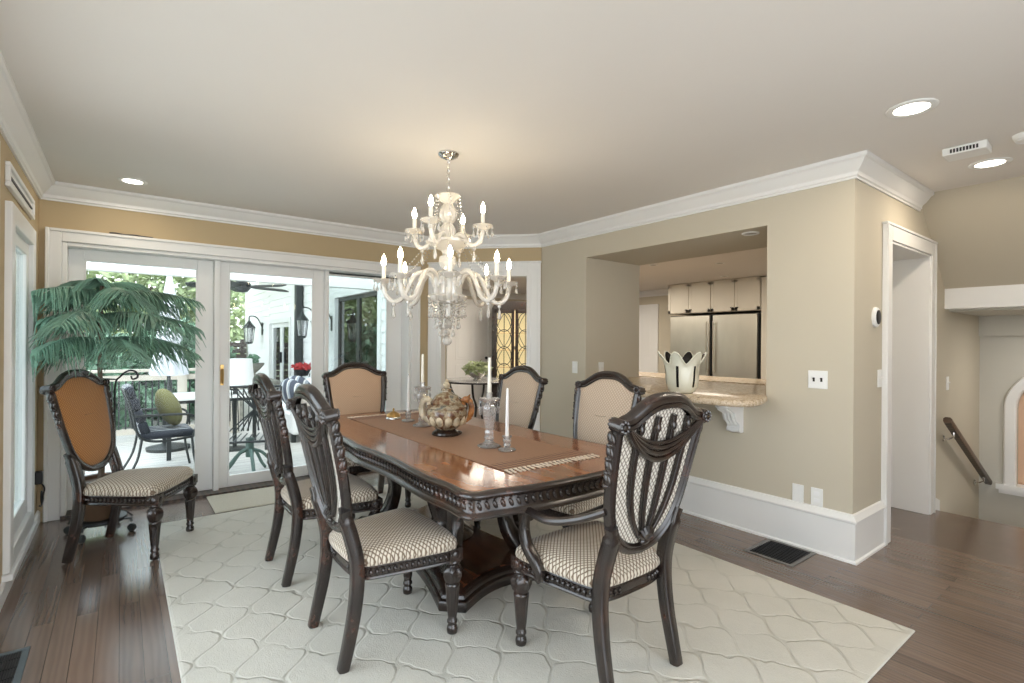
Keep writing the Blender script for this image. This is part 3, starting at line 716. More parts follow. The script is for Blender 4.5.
# ------------------------------------------------------------------ DINING CHAIR
def bx(z):                       # back plane: x of the backrest's mid surface
    t = (z-.5)/.6; return -.232 - .095*t - .030*t*t
half = [(0,1.150),(.06,1.147),(.115,1.132),(.165,1.105),(.205,1.084),(.245,1.076),(.272,1.066),(.272,1.03),(.266,.96),(.259,.88),(.25,.80),(.238,.73),(.218,.66),(.185,.60),(.14,.552),(.075,.517),(0,.505)]
oh = [tuple(p) for p in spline(half, 3)]
shield = oh + [(-y, z) for (y, z) in oh[-2:0:-1]]
shield_fn = lambda y, z, w: (bx(z)+w, y, z)
def leg_front(sx, sy):
    mb = MB()
    prof = [(.016,0),(.021,.004),(.023,.02),(.021,.034),(.017,.04),(.0165,.048),(.0215,.052),(.0215,.062),(.0175,.068),(.020,.10),(.0255,.19),(.0275,.215),(.031,.222),(.031,.23),(.026,.236),(.032,.25),(.0375,.27),(.0385,.29),(.034,.305),(.027,.314),(.024,.32),(.030,.326),(.034,.334),(.031,.342)]
    rs = []
    for (r, z) in [(r_*1.12, z_) for (r_, z_) in prof]:
        fl = .10 if .09 <= z <= .215 else (.14 if .24 <= z <= .305 else 0); k = 8 if z < .23 else 6
        rs.append([(sx+r*(1+fl*math.cos(k*2*PI*i/24))*math.cos(2*PI*i/24), sy+r*(1+fl*math.cos(k*2*PI*i/24))*math.sin(2*PI*i/24), z) for i in range(24)])
    mb.loft(rs)
    h = .034; mb.box(sx-h, sy-h, .34, sx+h, sy+h, .40)
    for (ax, s) in ((0,1),(1,1),(1,-1)):
        c = [sx, sy, .37]; c[ax] += s*h; r = [.022,.022,.022]; r[ax] = .007
        if ax == 1 and s*sy < 0: continue
        mb.ell(c, r)
    return mb
sq = [(-1,-.8),(-.8,-1),(.8,-1),(1,-.8),(1,.8),(.8,1),(-.8,1),(-1,.8)]
def leg_rear(sy):
    mb = MB(); s = 1 if sy > 0 else -1
    pts = spline([(-.275,sy,0),(-.252,sy,.10),(-.228,sy*.985,.22),(-.215,sy*.97,.34),(-.218,sy*.95,.44),(-.238,sy*.93,.53),(-.262,s*.190,.61),(-.272,s*.205,.66)], 4)
    n = len(pts); rad = [.0205+.006*math.sin(min(1, i/(n*.7))*PI/2) - (.006 if i > n*.85 else 0) for i in range(n)]
    mb.tube(pts, rad, up=(1,0,0), sec=sq); return mb
def seat_outline(d=0):
    P = [(.262,0),(.260,.12),(.252,.20),(.238,.250),(.205,.276),(.10,.268),(-.06,.240),(-.16,.220),(-.205,.190),(-.226,.13),(-.232,.06),(-.232,0)]
    h = [tuple(p) for p in spline(P, 3)]; return inset(h + [(x, -y) for (x, y) in h[-2:0:-1]], d)
def cushion():
    mb = MB(); o = seat_outline(); rings = []
    for (d, z) in ((.012,.398),(.004,.404),(0,.418),(.004,.434),(.018,.448)): rings.append([(x, y, z) for (x, y) in inset(o, d)])
    base = inset(o, .018); c = (.01, 0)
    for i in range(1, 8):
        k = math.cos(i/8*PI/2) if i < 8 else 0
        h = .448 + .037*math.sin(i/8*PI/2); rings.append([(c[0]+(x-c[0])*k, c[1]+(y-c[1])*k, h) for (x, y) in base])
    mb.loft(rings); return mb
def apron():
    mb = MB(); o = seat_outline(.012)
    mb.mold(o, [(.006,.338),(.0,.344),(.001,.352),(.006,.356),(.006,.384),(.001,.388),(-.002,.394),(.003,.402)])
    oo = inset(o, .004); n = len(oo)
    P = [Vector(p) for p in oo] + [Vector(oo[0])]
    acc = 0; step = .026
    for i in range(n):
        a, b = P[i], P[i+1]; d = (b-a).length; q = step-acc
        while q < d:
            c = a.lerp(b, q/d); tdir = (b-a).normalized(); rot = Matrix.Rotation(math.atan2(tdir.y, tdir.x), 3, 'Z')
            if c.x > -.215: mb.ell((c.x, c.y, .370), (.009,.010,.0135), 6, 4, rot)
            q += step
        acc = d-(q-step)
    return mb
def back_frame():
    mb = MB()
    mb.mold(shield, [(.004,-.016),(.0,-.006),(.0,.008),(.008,.017),(.018,.020),(.026,.014),(.034,.014),(.044,.004),(.046,-.008),(.036,-.018),(.028,-.016),(.02,-.023),(.01,-.022)], shield_fn, closed_prof=True)
    # rolled crest rail
    top = [p for p in spline([(y, z-.012) for (y, z) in half[:7]], 3)]
    top = [(-p.x, p.y) for p in top[:0:-1]] + [(p.x, p.y) for p in top]
    nt_ = len(top); mb.tube([(bx(z)-.002, y*.955, z) for (y, z) in top], [.0225-.008*abs(2*i/(nt_-1)-1)**4 for i in range(nt_)], 10, flat=1.2)
    mb.tube([(bx(z)-.018, y*.94, z-.026) for (y, z) in top], .011, 6)
    for s in (-1, 1):
        c = Vector((bx(1.055)-.002, s*.256, 1.054))
        mb.tube([c+Vector((-.032,0,-.004)), c+Vector((-.027,0,-.004)), c+Vector((.020,0,.003)), c+Vector((.026,0,.003))], [.020,.0265,.0265,.020], 16)
        mb.ell(c+Vector((-.034,0,-.004)), (.008,.012,.012), 8, 4)
        for k in range(8):
            a = 2*PI*k/8; mb.ell(c+Vector((-.032, .019*math.cos(a), .019*math.sin(a)-.004)), (.007,.007,.007), 6, 4)
        for k in range(8):
            a = 2*PI*k/8; mb.ell(c+Vector((.027, .017*math.cos(a), .017*math.sin(a)+.004)), (.006,.007,.007), 6, 4)
        # side post run
        pts = [(bx(z)+.0, s*(y-.016), z) for (y, z) in [(.268,1.03),(.264,.96),(.257,.88),(.248,.80),(.236,.73)]]
        mb.tube(pts, [.022,.022,.021,.019,.014], 8)
    return mb
def side_leaves(s):
    mb = MB()
    for k in range(4):
        z = 1.005-.052*k; y = .272-.0065*k
        rot = Matrix.Rotation(-s*.12, 3, 'X') @ Matrix.Rotation(.16, 3, 'Y')
        mb.ell((bx(z)+.002, s*y, z), (.017,.0125,.031), 8, 6, rot)
        mb.ell((bx(z-.022)+.002, s*(y+.006), z-.022), (.015,.009,.010), 8, 4)
    return mb
def panel():
    mb = MB(); o = inset(shield, .036); c = (0, .83)
    rings = []
    rings.append([(bx(z)-.004, y, z) for (y, z) in o])
    for i in range(1, 8):
        k = math.cos(i/8*PI/2); h = .022*math.sin(i/8*PI/2)
        rings.append([(bx(c[1]+(z-c[1])*k)+.002+h, c[0]+(y-c[0])*k, c[1]+(z-c[1])*k) for (y, z) in o])
    mb.loft(rings, cap0=False); return mb
def panel_rear():
    mb = MB(); o = inset(shield, .036); c = (0, .83); rings = []
    for k in (1, .8, .55, .3, .05): rings.append([(bx(c[1]+(z-c[1])*k)-.005, y*k, c[1]+(z-c[1])*k) for (y, z) in o])
    mb.loft(rings, cap0=False); return mb
def splat(k):
    mb = MB(); X = lambda z: bx(z)-.017
    P = [(k*.024,.585),(k*.062,.67),(k*.085,.77),(k*.094,.87),(k*.098,.97),(k*.094,1.078-abs(k)*.010)]
    pts = [(X(q.y), q.x, q.y) for q in spline(P, 5)]
    n = len(pts); mb.tube(pts, [.008+.003*math.sin(i/(n-1)*PI*.8) for i in range(n)], up=(1,0,0), sec=sq)
    mb.ell((X(1.035)-.004, k*.0965, 1.03), (.013,.015,.022), 8, 6)
    return mb
def swag():
    mb = MB()
    for j, (dip, w) in enumerate(((.90,.012),(.925,.011),(.948,.010),(.968,.008))):
        pts = []
        for i in range(21):
            u = -1+2*i/20; y = u*(.222-.004*j); z = dip+(1.035-dip+.012*j*0)*abs(u)**2.0
            pts.append((bx(z)-.027, y, z))
        mb.tube(pts, w, 8)
    return mb
def fan():
    mb = MB()
    for k in range(-3, 4):
        a = k*.36; z = .575+.05*math.cos(a); y = .05*math.sin(a)
        mb.tube([(bx(.57)-.022,0,.565),(bx(z)-.027,y*.6,.565+(z-.565)*.6),(bx(z)-.022,y,z)], [.006,.011,.009], 6)
    mb.ell((bx(.56)-.024,0,.562), (.012,.028,.016)); return mb
def arm(s):
    mb = MB()
    pts = spline([(bx(.72)+.0,s*.232,.725),(-.16,s*.272,.672),(-.04,s*.298,.640),(.06,s*.300,.640),(.125,s*.292,.640),(.150,s*.286,.622),(.140,s*.283,.600)], 5)
    n = len(pts); mb.tube(pts, [.018+.004*math.sin(i/(n-1)*PI) for i in range(n)], 10, flat=.8, up=(0,0,1)); return mb
def arm_post(s):
    mb = MB()
    pts = spline([(.125,s*.287,.628),(.142,s*.286,.56),(.125,s*.284,.49),(.080,s*.280,.44),(.055,s*.272,.395),(.068,s*.268,.355)], 5)
    n = len(pts); mb.tube(pts, [.016+.005*math.sin(i/(n-1)*PI) for i in range(n)], up=(0,1,0), sec=sq); return mb
def make_chair(label):
    t = thing('dining_chair', label, 'chair', group='carved dark wood dining chairs with shield backs')
    for (sx, sy) in ((.225,.232),(.225,-.232)): leg_front(sx, sy).build('leg', M['dark'], t, angle=50)
    for sy in (.205,-.205): leg_rear(sy).build('leg', M['dark'], t, angle=50)
    apron().build('seat_rail', M['dark'], t, angle=45)
    cushion().build('seat', M['seat_fab'], t, angle=60)
    bf = back_frame().build('back_frame', M['dark'], t, angle=40)
    for s in (-1, 1): side_leaves(s).build('leaf_carving', M['dark'], bf, angle=60)
    panel().build('back_panel', M['panel_beige'], t, angle=60)
    panel_rear().build('back_lining', M['panel_back'], t)
    for k in (-1.5, -.5, .5, 1.5): splat(k).build('splat', M['dark'], t, angle=50)
    swag().build('swag', M['dark'], t); fan().build('fan_carving', M['dark'], t)
    return t
ch = make_chair('carved chair with cream lattice seat on the table\'s left side, nearest the camera')
def panelmat(t, mat):
    for c in t.children:
        if c.name.startswith('back_panel'):
            c.data = c.data.copy(); c.data.materials[0] = mat
def place(x, y, z, rz, label, mat=None):
    c = dup(ch); c.location = (x, y, z); c.rotation_euler = (0,0,rz); c['label'] = label
    if mat: panelmat(c, mat)
    return c
ch.location = (1.0, 2.275, RZ)
place(1.0, 3.185, RZ, .0, 'carved chair with cream lattice seat on the table\'s left side, nearer the patio door')
place(2.20, 2.29, RZ, PI, 'carved chair with beige panel on the table\'s right side, near the granite counter')
place(2.20, 3.20, RZ, PI, 'carved chair with beige panel on the table\'s right side, near the angled wall')
place(1.63, 4.04, RZ, -PI/2, 'carved chair with rosy tan panel at the far head of the table', M['panel_tan'])
place(.085, 4.155, .006, -.50, 'carved chair with golden lattice back standing alone in the window corner', M['panel_gold'])
ac = place(1.655, 1.555, RZ, PI/2, 'carved armchair seen from behind at the near end of the table')
for s in (-1, 1):
    arm(s).build('arm', M['dark'], ac); arm_post(s).build('arm_post', M['dark'], ac, angle=50)

# ------------------------------------------------------------------ TABLE
TX, TY = 1.675, 2.885
tb = thing('dining_table', 'long polished mahogany dining table with carved dark edge and plinth base', 'table', (TX, TY, RZ))
Q = [(0,1.272),(.18,1.266),(.34,1.244),(.44,1.222),(.495,1.214),(.545,1.206),(.580,1.183),(.596,1.14),(.598,1.09),(.594,1.02),(.600,.93),(.604,.83),(.598,.68),(.586,.50),(.584,.34),(.592,.17),(.606,0)]
qh = [tuple(p) for p in spline(Q, 3)]
full = qh + [(x, -y) for (x, y) in qh[-2::-1]]; full = full + [(-x, y) for (x, y) in full[-2:0:-1]]
TH = .748
MB().mold(full, [(.03,TH-.012),(.03,TH),(.032,TH+.0015)]).build('tabletop', M['veneer'], tb, angle=30)
mb = MB().mold(full, [(.08,TH-.10),(.03,TH-.115),(.012,TH-.112),(.006,TH-.102),(.010,TH-.094),(.018,TH-.088),(.022,TH-.082),(.024,TH-.036),(.016,TH-.030),(.004,TH-.024),(-.002,TH-.016),(0,TH-.008),(.008,TH-.002),(.02,TH+.002),(.03,TH+.001),(.034,TH-.01),(.08,TH-.02)], closed_prof=True)
mb.build('apron', M['dark'], tb, angle=40)
# carved leaves round the frieze
mb = MB(); oo = inset(full, .022); n = len(oo); acc = 0; step = .036
for i in range(n):
    a, b = Vector(oo[i]), Vector(oo[(i+1) % n]); d = (b-a).length; q = step-acc; td = (b-a).normalized(); rot = Matrix.Rotation(math.atan2(td.y, td.x), 3, 'Z')
    while q < d:
        c = a.lerp(b, q/d); mb.ell((c.x, c.y, TH-.060), (.010,.009,.020), 6, 4, rot @ Matrix.Rotation(.45, 3, 'Y'))
        mb.ell((c.x, c.y, TH-.040), (.007,.007,.005), 6, 4, rot); q += step
    acc = d-(q-step)
mb.build('carved_frieze', M['dark'], tb, angle=60)
# plinth: long base with concave sides and clipped points
def concave(w, l, clip, cw, cl):
    P = []
    for (sx, sy) in ((1,1),(-1,1),(-1,-1),(1,-1)):
        pass
    pts = [(w-clip, -l)] ; out = []
    def edge(a, b, dx, dy, k=12):
        for i in range(k): 
            t = i/k; q = math.sin(PI*t)**1.0; out.append((a[0]+(b[0]-a[0])*t+dx*q, a[1]+(b[1]-a[1])*t+dy*q))
    c = clip
    edge((w-c*.0, -l+c), (w, l-c), -cw, 0, 16); out.append((w, l-c))
    edge((w-c, l), (-w+c, l), 0, -cl); out.append((-w+c, l))
    edge((-w, l-c), (-w, -l+c), cw, 0, 16); out.append((-w, -l+c))
    edge((-w+c, -l), (w-c, -l), 0, cl); out.append((w-c, -l))
    return out
pl = concave(.41, .74, .10, .12, .11)
mb = MB().mold(pl, [(.03,0),(.004,0),(0,.012),(.0,.045),(.008,.055),(.018,.058),(.022,.072),(.034,.082),(.05,.092),(.06,.092)]); mb.build('plinth', M['dark'], tb, angle=40)
MB().mold(inset(pl, .05), [(0,.085),(.0,.0935),(.01,.0945)]).build('plinth_top', M['base_top'], tb, smooth=False)
for sx in (-1, 1):
    for sy in (-1, 1):
        mb = MB()
        pts = spline([(sx*.255,sy*.50,.094),(sx*.235,sy*.46,.13),(sx*.19,sy*.42,.22),(sx*.17,sy*.40,.36),(sx*.20,sy*.42,.48),(sx*.25,sy*.47,.57),(sx*.27,sy*.49,.645)], 5)
        n = len(pts); mb.tube(pts, [.055-.018*math.sin(i/(n-1)*PI) for i in range(n)], up=(1,0,0), sec=sq)
        mb.ell((sx*.262,sy*.505,.125), (.05,.05,.035)); mb.ell((sx*.265,sy*.49,.60), (.06,.06,.045))
        mb.build('scroll_leg', M['dark'], tb, angle=45)
mb = MB().lathe([(.0,.094),(.17,.094),(.18,.11),(.15,.14),(.10,.17),(.085,.22),(.11,.30),(.13,.37),(.11,.45),(.08,.50),(.09,.56),(.15,.61),(.16,.645),(0,.645)], 24, flute=(12,.05,.2,.48))
mb.build('column', M['dark'], tb, angle=50)
MB().box(-.36,-.9,.63,.36,.9,.655).build('under_frame', M['dark'], tb, smooth=False)

# ---- table runner
ZT = RZ+TH+.002
rn = thing('table_runner', 'copper coloured woven table runner with tasselled ends on the dining table', 'table runner', (1.70, 2.895, ZT))
MB().box(-.295,-1.0,0,.295,1.0,.003).build('cloth', M['runner'], rn, smooth=False)
for e in (-1, 1):
    mb = MB(); R = random.Random(4)
    for i in range(22):
        x = -.285+.57*i/21; j = R.uniform(-.006,.006)
        mb.ell((x, e*1.006, .006), (.011,.009,.0045), 8, 4); mb.tube([(x, e*1.01, .004), (x+j, e*1.03, .004), (x+j*1.5, e*1.052, .003)], [.005,.007,.008], 6, flat=.5, up=(0,0,1))
    mb.build('fringe', M['fringe'], rn)
ZR = ZT+.003
# ---- lidded urn
u = thing('lidded_urn', 'painted ceramic urn with dragon handles and lid in the table centre', 'urn', (1.655, 2.85, ZR), -.65)
mb = MB().lathe([(.0,.0),(.085,.0),(.09,.008),(.088,.02),(.07,.028),(.06,.036),(0,.036)], 24)
for k in range(5):
    a = 2*PI*k/5; mb.ell((.08*math.cos(a), .08*math.sin(a), .014), (.022,.022,.0135))
mb.build('foot_stand', M['dark'], u)
MB().lathe([(.055,.036),(.066,.04),(.095,.062),(.122,.092),(.134,.125),(.130,.155),(.122,.17),(.128,.176),(.128,.184),(.115,.194),(.10,.20),(0,.20)], 28).build('body', M['urn'], u)
mb = MB()
for k in range(14):
    a = 2*PI*k/14; rot = Matrix.Rotation(a, 3, 'Z') @ Matrix.Rotation(.35, 3, 'Y'); mb.ell((.118*math.cos(a), .118*math.sin(a), .098), (.016,.024,.036), 10, 6, rot)
mb.build('petal_band', M['urn_cream'], u, angle=60)
lid = MB().lathe([(.10,.20),(.104,.207),(.094,.222),(.072,.25),(.045,.268),(.03,.275),(.028,.285),(.036,.29),(.03,.297),(0,.30)], 24).build('lid', M['urn'], u)
MB().lathe([(.012,.297),(.02,.305),(.024,.318),(.016,.332),(.009,.34),(.012,.348),(.0,.358)], 14).build('finial', M['urn_cream'], lid)
for s in (-1, 1):
    mb = MB()
    mb.tube(spline([(s*.115,0,.09),(s*.142,0,.11),(s*.158,0,.145),(s*.158,0,.185),(s*.145,0,.215),(s*.122,0,.222),(s*.108,0,.205),(s*.116,0,.19)], 5), [.016]*8+[.019]*10+[.017]*10+[.012]*8, 8)
    mb.ell((s*.128,0,.228), (.030,.022,.020)); mb.ell((s*.105,0,.222), (.018,.014,.013)); mb.ell((s*.155,0,.205), (.016,.018,.026)); mb.tube([(s*.138,.008,.240),(s*.150,.014,.258)], [.009,.003], 6); mb.tube([(s*.138,-.008,.240),(s*.150,-.014,.258)], [.009,.003], 6)
    for k in range(4): mb.ell((s*(.150+.012*math.sin(k)),0,.11+.028*k), (.012,.020,.014))
    mb.build('handle', M['urn_amber'] if s > 0 else M['urn_cream'], u)
# ---- candlesticks
def tall_stick(x, y, lab, lab2):
    t = thing('candlestick', lab, 'candlestick', (x, y, ZR), 0, 'tall crystal candlesticks')
    MB().lathe([(0,0),(.066,0),(.07,.006),(.06,.012),(.035,.022),(.024,.035),(0,.036)], 8).build('base', M['lead'], t, smooth=False)
    MB().lathe([(.022,.034),(.030,.05),(.022,.066),(.026,.08),(.020,.095),(.026,.12),(.036,.18),(.038,.215),(.030,.235),(.022,.245),(0,.245)], 12, flute=(6,.10,.05,.24)).build('stem', M['lead'], t, angle=25)
    MB().lathe([(.02,.243),(.03,.25),(.056,.266),(.06,.275),(.052,.278),(.03,.272),(.016,.275),(.016,.30),(.02,.305),(.018,.31),(.011,.31),(.011,.27),(0,.268)], 16, flute=(8,.07,.25,.28)).build('drip_pan', M['lead'], t, angle=30)
    mb = MB()
    for k in range(8):
        a = 2*PI*k/8; c = (.056*math.cos(a), .056*math.sin(a)); mb.ell((*c,.255), .006, 6, 4); mb.lathe([(.001,.235),(.008,.222),(.003,.185),(0,.183)], 6, (c[0],c[1],0)); mb.tube([(*c,.266),(*c,.235)], .0015, 4)
    mb.build('prisms', M['lead'], t, smooth=False)
    c = thing('taper_candle', lab2, 'candle', (x, y, ZR+.269))
    MB().lathe([(0,0),(.0105,0),(.0115,.04),(.0085,.23),(.005,.238),(0,.24)], 14).build('wax', M['wax'], c)
    MB().tube([(0,0,.238),(.001,0,.247)], .0012, 5).build('wick', M['wick'], c)
tall_stick(1.664, 2.385, 'tall crystal candlestick right of the urn', 'ivory taper candle in the tall crystal candlestick right of the urn')
tall_stick(1.687, 3.24, 'tall crystal candlestick left of the urn', 'ivory taper candle in the tall crystal candlestick left of the urn')
def short_stick(x, y, lab, lab2):
    t = thing('candle_holder', lab, 'candle holder', (x, y, ZR), 0, 'short crystal candle holders')
    MB().lathe([(0,0),(.046,0),(.05,.005),(.046,.011),(.022,.016),(.013,.022),(0,.023)], 20).build('base', M['lead'], t)
    MB().lathe([(.013,.02),(.022,.03),(.017,.042),(.024,.056),(.018,.066),(.027,.076),(.027,.082),(.013,.082),(.012,.06),(0,.058)], 16).build('socket', M['lead'], t)
    c = thing('taper_candle', lab2, 'candle', (x, y, ZR+.060))
    MB().lathe([(0,0),(.0105,0),(.011,.04),(.007,.275),(.004,.282),(0,.284)], 14).build('wax', M['waxw'], c)
    MB().tube([(0,0,.282),(.001,0,.291)], .0012, 5).build('wick', M['wick'], c)
short_stick(1.683, 2.24, 'short crystal holder on the runner, nearest the armchair', 'white taper candle in the short holder nearest the armchair')
short_stick(1.705, 3.50, 'short crystal holder on the runner, at the far end beside the brass bell dish', 'white taper candle in the short holder at the far end of the table')
t = thing('brass_dish', 'small domed brass bell dish at the far end of the table', 'dish', (1.66, 3.66, ZR))
MB().lathe([(0,0),(.05,0),(.058,.006),(.056,.016),(.044,.028),(0,.028)], 20).build('base', M['chrome'], t)
MB().lathe([(.052,.018),(.054,.026),(.045,.042),(.022,.055),(.008,.06),(.006,.068),(.010,.074),(.005,.083),(0,.085)], 20).build('lid', M['brass'], t)
# ---- ruffled vase on the counter
v = thing('ruffled_vase', 'cream ruffled ceramic vase with long slits on the granite counter', 'vase', (3.27, 2.22, .998), .3); v.scale = (1.1,1.1,1.1)
def ruff(inner):
    n = 120; prof = [(.060,0),(.080,.012),(.098,.045),(.106,.09),(.106,.14),(.107,.175),(.116,.21),(.134,.235)]
    rings = []
    for j, (r, z) in enumerate(prof):
        w = max(0, (z-.12)/.13); ring = []
        for i in range(n):
            a = 2*PI*i/n; k = math.cos(6*a)
            rr = r*(1+.19*w*k) - (.006 if inner else 0); zz = z + (.050*w*w*k if z > .1 else 0)
            ring.append((rr*math.cos(a), rr*math.sin(a), zz + (.004 if inner and j == 0 else 0)))
        rings.append(ring)
    return rings
rg = ruff(False); mb = MB(); n = 120
def slit(i, j): 
    k = (i % 20); return j in (2,3,4) and (k in (0, 1, 19)) 
vs = [p for r in rg for p in r]; fs = []
for j in range(len(rg)-1):
    for i in range(n):
        if slit(i, j): continue
        q = (i+1) % n; fs.append((j*n+i, j*n+q, (j+1)*n+q, (j+1)*n+i))
fs.append(tuple(range(n-1,-1,-1))); mb.add(vs, fs); mb.build('body', M['vase'], v, angle=60)
mb = MB(); mb.loft(ruff(True), cap0=True, cap1=False); mb.build('lining', M['vase_in'], v, angle=60)
mb = MB(); mb.tube(rg[-1], .005, 6, closed=True); mb.build('rim', M['vase'], v)

# ------------------------------------------------------------------ CHANDELIER
CX, CY = 1.604, 2.76
cd = thing('chandelier', 'two tier crystal chandelier with lit candle bulbs hanging over the table', 'chandelier', (CX, CY, 0))
MB().lathe([(0,ZC),(.062,ZC),(.066,ZC-.01),(.058,ZC-.022),(.03,ZC-.036),(.012,ZC-.042),(.01,ZC-.055),(0,ZC-.055)], 24).build('canopy', M['chrome'], cd)
mb = MB()
for i in range(8):
    z = ZC-.07-.026*i; R = Matrix.Rotation((i % 2)*PI/2, 3, 'Z')
    mb.tube([R @ Vector((.009*math.cos(a), 0, .017*math.sin(a))) + Vector((0,0,z)) for a in [2*PI*k/12 for k in range(12)]], .0025, 5, closed=True)
mb.build('chain', M['chrome'], cd)
zt = 2.275
mb = MB().lathe([(0,zt),(.02,zt),(.07,zt-.004),(.078,zt-.012),(.060,zt-.03),(.034,zt-.052),(.026,zt-.06),(0,zt-.06)], 24, flute=(12,.05,zt-.06,zt)); mb.build('top_dish', M['crystal2'], cd)
mb = MB().lathe([(.02,2.22),(.034,2.205),(.05,2.17),(.052,2.14),(.038,2.105),(.024,2.095),(.032,2.085),(.046,2.055),(.044,2.02),(.03,1.99),(.024,1.98),(.034,1.97),(.05,1.955)], 20, flute=(10,.08,1.96,2.21)); mb.build('column', M['crystal'], cd)
mb = MB().lathe([(.03,1.965),(.09,1.975),(.13,1.985),(.128,1.97),(.08,1.945),(.04,1.925),(.03,1.90),(.05,1.885),(.055,1.85),(.035,1.815),(.03,1.80)], 24, flute=(12,.05,1.94,1.99)); mb.build('bowl', M['crystal2'], cd)
mb = MB().lathe([(.03,1.81),(.06,1.80),(.085,1.77),(.085,1.72),(.085,1.655),(.105,1.65),(.115,1.64),(.11,1.625),(.10,1.61),(.06,1.60),(.03,1.59),(0,1.59)], 24, flute=(12,.08,1.6,1.8)); mb.build('hub', M['crystal'], cd)
def drop(mb, p, L, w=.011):
    mb.ell((p[0],p[1],p[2]-.008), .007, 6, 4); mb.lathe([(.001,-.016),(w*.55,-.03-L*.15),(w,-.02-L*.7),(w*.6,-.02-L*.92),(.001,-.02-L)], 6, p)
def beads(mb, a, b, sag, n, r=.006):
    a, b = Vector(a), Vector(b)
    for i in range(n+1):
        t = i/n; p = a.lerp(b, t); p.z -= sag*math.sin(PI*t); mb.ell(p, r, 6, 4)
toc = math.atan2(-CY, -CX)
def make_arm(ang, path, cup, ch_h, parent):
    R = Matrix.Rotation(ang, 4, 'Z'); mb = MB(); mb.M = R
    pts = spline([(r, 0, z) for (r, z) in path], 6); mb.tube(pts, .0145, 8)
    a = mb.build('arm', M['crystal2'], parent, angle=60)
    r, z = cup
    mb = MB(); mb.M = R; mb.lathe([(.012,z-.01),(.02,z),(.050,z+.010),(.062,z+.022),(.057,z+.024),(.02,z+.012),(0,z+.012)], 16, (r,0,0), flute=(8,.06,z,z+.02)); mb.lathe([(0,z-.03),(.014,z-.025),(.018,z-.012),(.012,z-.008)], 10, (r,0,0)); mb.build('bobeche', M['crystal2'], a)
    mb = MB(); mb.M = R; mb.lathe([(.015,z+.012),(.0125,z+.016),(.0125,z+ch_h),(0,z+ch_h)], 10, (r,0,0)); mb.build('candle_sleeve', M['wax'], a)
    mb = MB(); mb.M = R; h = z+ch_h; mb.lathe([(.006,h),(.012,h+.010),(.0155,h+.024),(.012,h+.044),(.005,h+.062),(0,h+.072)], 10, (r,0,0)); mb.build('bulb', M['bulb'], a)
    for k in range(6):
        q = 2*PI*k/6+.3; mb = MB(); mb.M = R; drop(mb, (r+.056*math.cos(q), .056*math.sin(q), z+.014), .042, .009); mb.build('pendant', M['crystal'], a, smooth=False)
    lo = min(path, key=lambda p: p[1] if p[0] > .12 else 9); mb = MB(); mb.M = R
    drop(mb, (lo[0], 0, lo[1]-.010), .075, .013); mb.ell((lo[0],0,lo[1]-.02), .013, 8, 5); mb.build('pendant', M['crystal'], a, smooth=False)
    return a
lowpath = [(.075,1.70),(.10,1.765),(.145,1.79),(.20,1.765),(.24,1.69),(.275,1.625),(.325,1.605),(.37,1.64),(.385,1.70)]
for k in range(8):
    make_arm(toc+math.radians(2+45*k), lowpath, (.385,1.715), .105, cd)
uppath = [(.03,1.985),(.07,2.02),(.105,2.005),(.135,1.965),(.175,1.95),(.215,1.975),(.232,2.03)]
for k in range(4):
    make_arm(toc+math.radians(-25+90*k), uppath, (.232,2.045), .095, cd)
for k in range(6):
    a = 2*PI*k/6+.2; c, s = math.cos(a), math.sin(a); mb = MB(); beads(mb, (.072*c,.072*s,zt-.015), (.125*c,.125*s,1.99), .05, 20, .0065); mb.build('bead_string', M['crystal'], cd)
for k in range(8):
    a = toc+math.radians(2+45*k); mb = MB(); beads(mb, (.125*math.cos(a),.125*math.sin(a),1.975), (.36*math.cos(a),.36*math.sin(a),1.73), .03, 18, .0045); mb.build('bead_string', M['crystal'], cd)
for (n, r, z0, nb) in ((12,.108,1.63,3), (8,.075,1.60,5), (5,.045,1.59,7)):
    for k in range(n):
        mb = MB(); a = 2*PI*k/n; x, y = r*math.cos(a), r*math.sin(a); z = z0
        for j in range(nb): mb.ell((x,y,z-.010), (.011,.011,.008), 8, 4); z -= .019
        drop(mb, (x,y,z), .045, .014); mb.build('crystal_strand', M['crystal'], cd, smooth=False)
mb = MB(); mb.lathe([(.002,1.59),(.012,1.575),(.012,1.52),(.002,1.51)], 8)
mb.ell((0,0,1.475), .032, 10, 6); mb.ell((0,0,1.415), .018, 10, 6); mb.ell((0,0,1.368), .030, 10, 6); mb.build('ball_finial', M['crystal'], cd, smooth=False)

# ------------------------------------------------------------------ ceiling fittings
def downlight(x, y, z, lab, r=.085, lensmat=None, grp=None):
    t = thing('recessed_light', lab, 'ceiling light', (x, y, z), 0, grp)
    MB().lathe([(r*.72,-.001),(r*.74,-.006),(r*.98,-.008),(r*1.05,-.004),(r*1.06,0),(r*.72,0)], 28).build('trim_ring', M['plastic'], t)
    MB().lathe([(0,-.003),(r*.73,-.003),(r*.73,0),(0,0)], 28).build('lens', lensmat or M['lens'], t, smooth=False)
downlight(3.09,.81,ZC, 'round lit recessed ceiling light, largest of the three, left of the vent', .10, None, 'dining room recessed lights')
downlight(4.41,.745,ZC, 'round lit recessed ceiling light beside the vent box', .10, None, 'dining room recessed lights')
downlight(.06,4.69,ZC, 'round lit recessed ceiling light near the window corner', .085, None, 'dining room recessed lights')
for i, (x, y, l) in enumerate(((3.80,1.99,'small ceiling light in the top right corner of the pass-through soffit'),(6.34,3.735,'small kitchen ceiling light in the middle of the pass-through view'),(5.81,4.41,'small kitchen ceiling light at the left of the pass-through view'),(7.6,4.4,'small kitchen ceiling light before the refrigerators'))):
    downlight(x, y, 2.205 if i == 0 else 2.44, l, .06, M['dim'], 'kitchen recessed lights')
t = thing('ceiling_vent', 'white boxed air vent with dark slots on the ceiling', 'vent', (3.955, .77, ZC), .03)
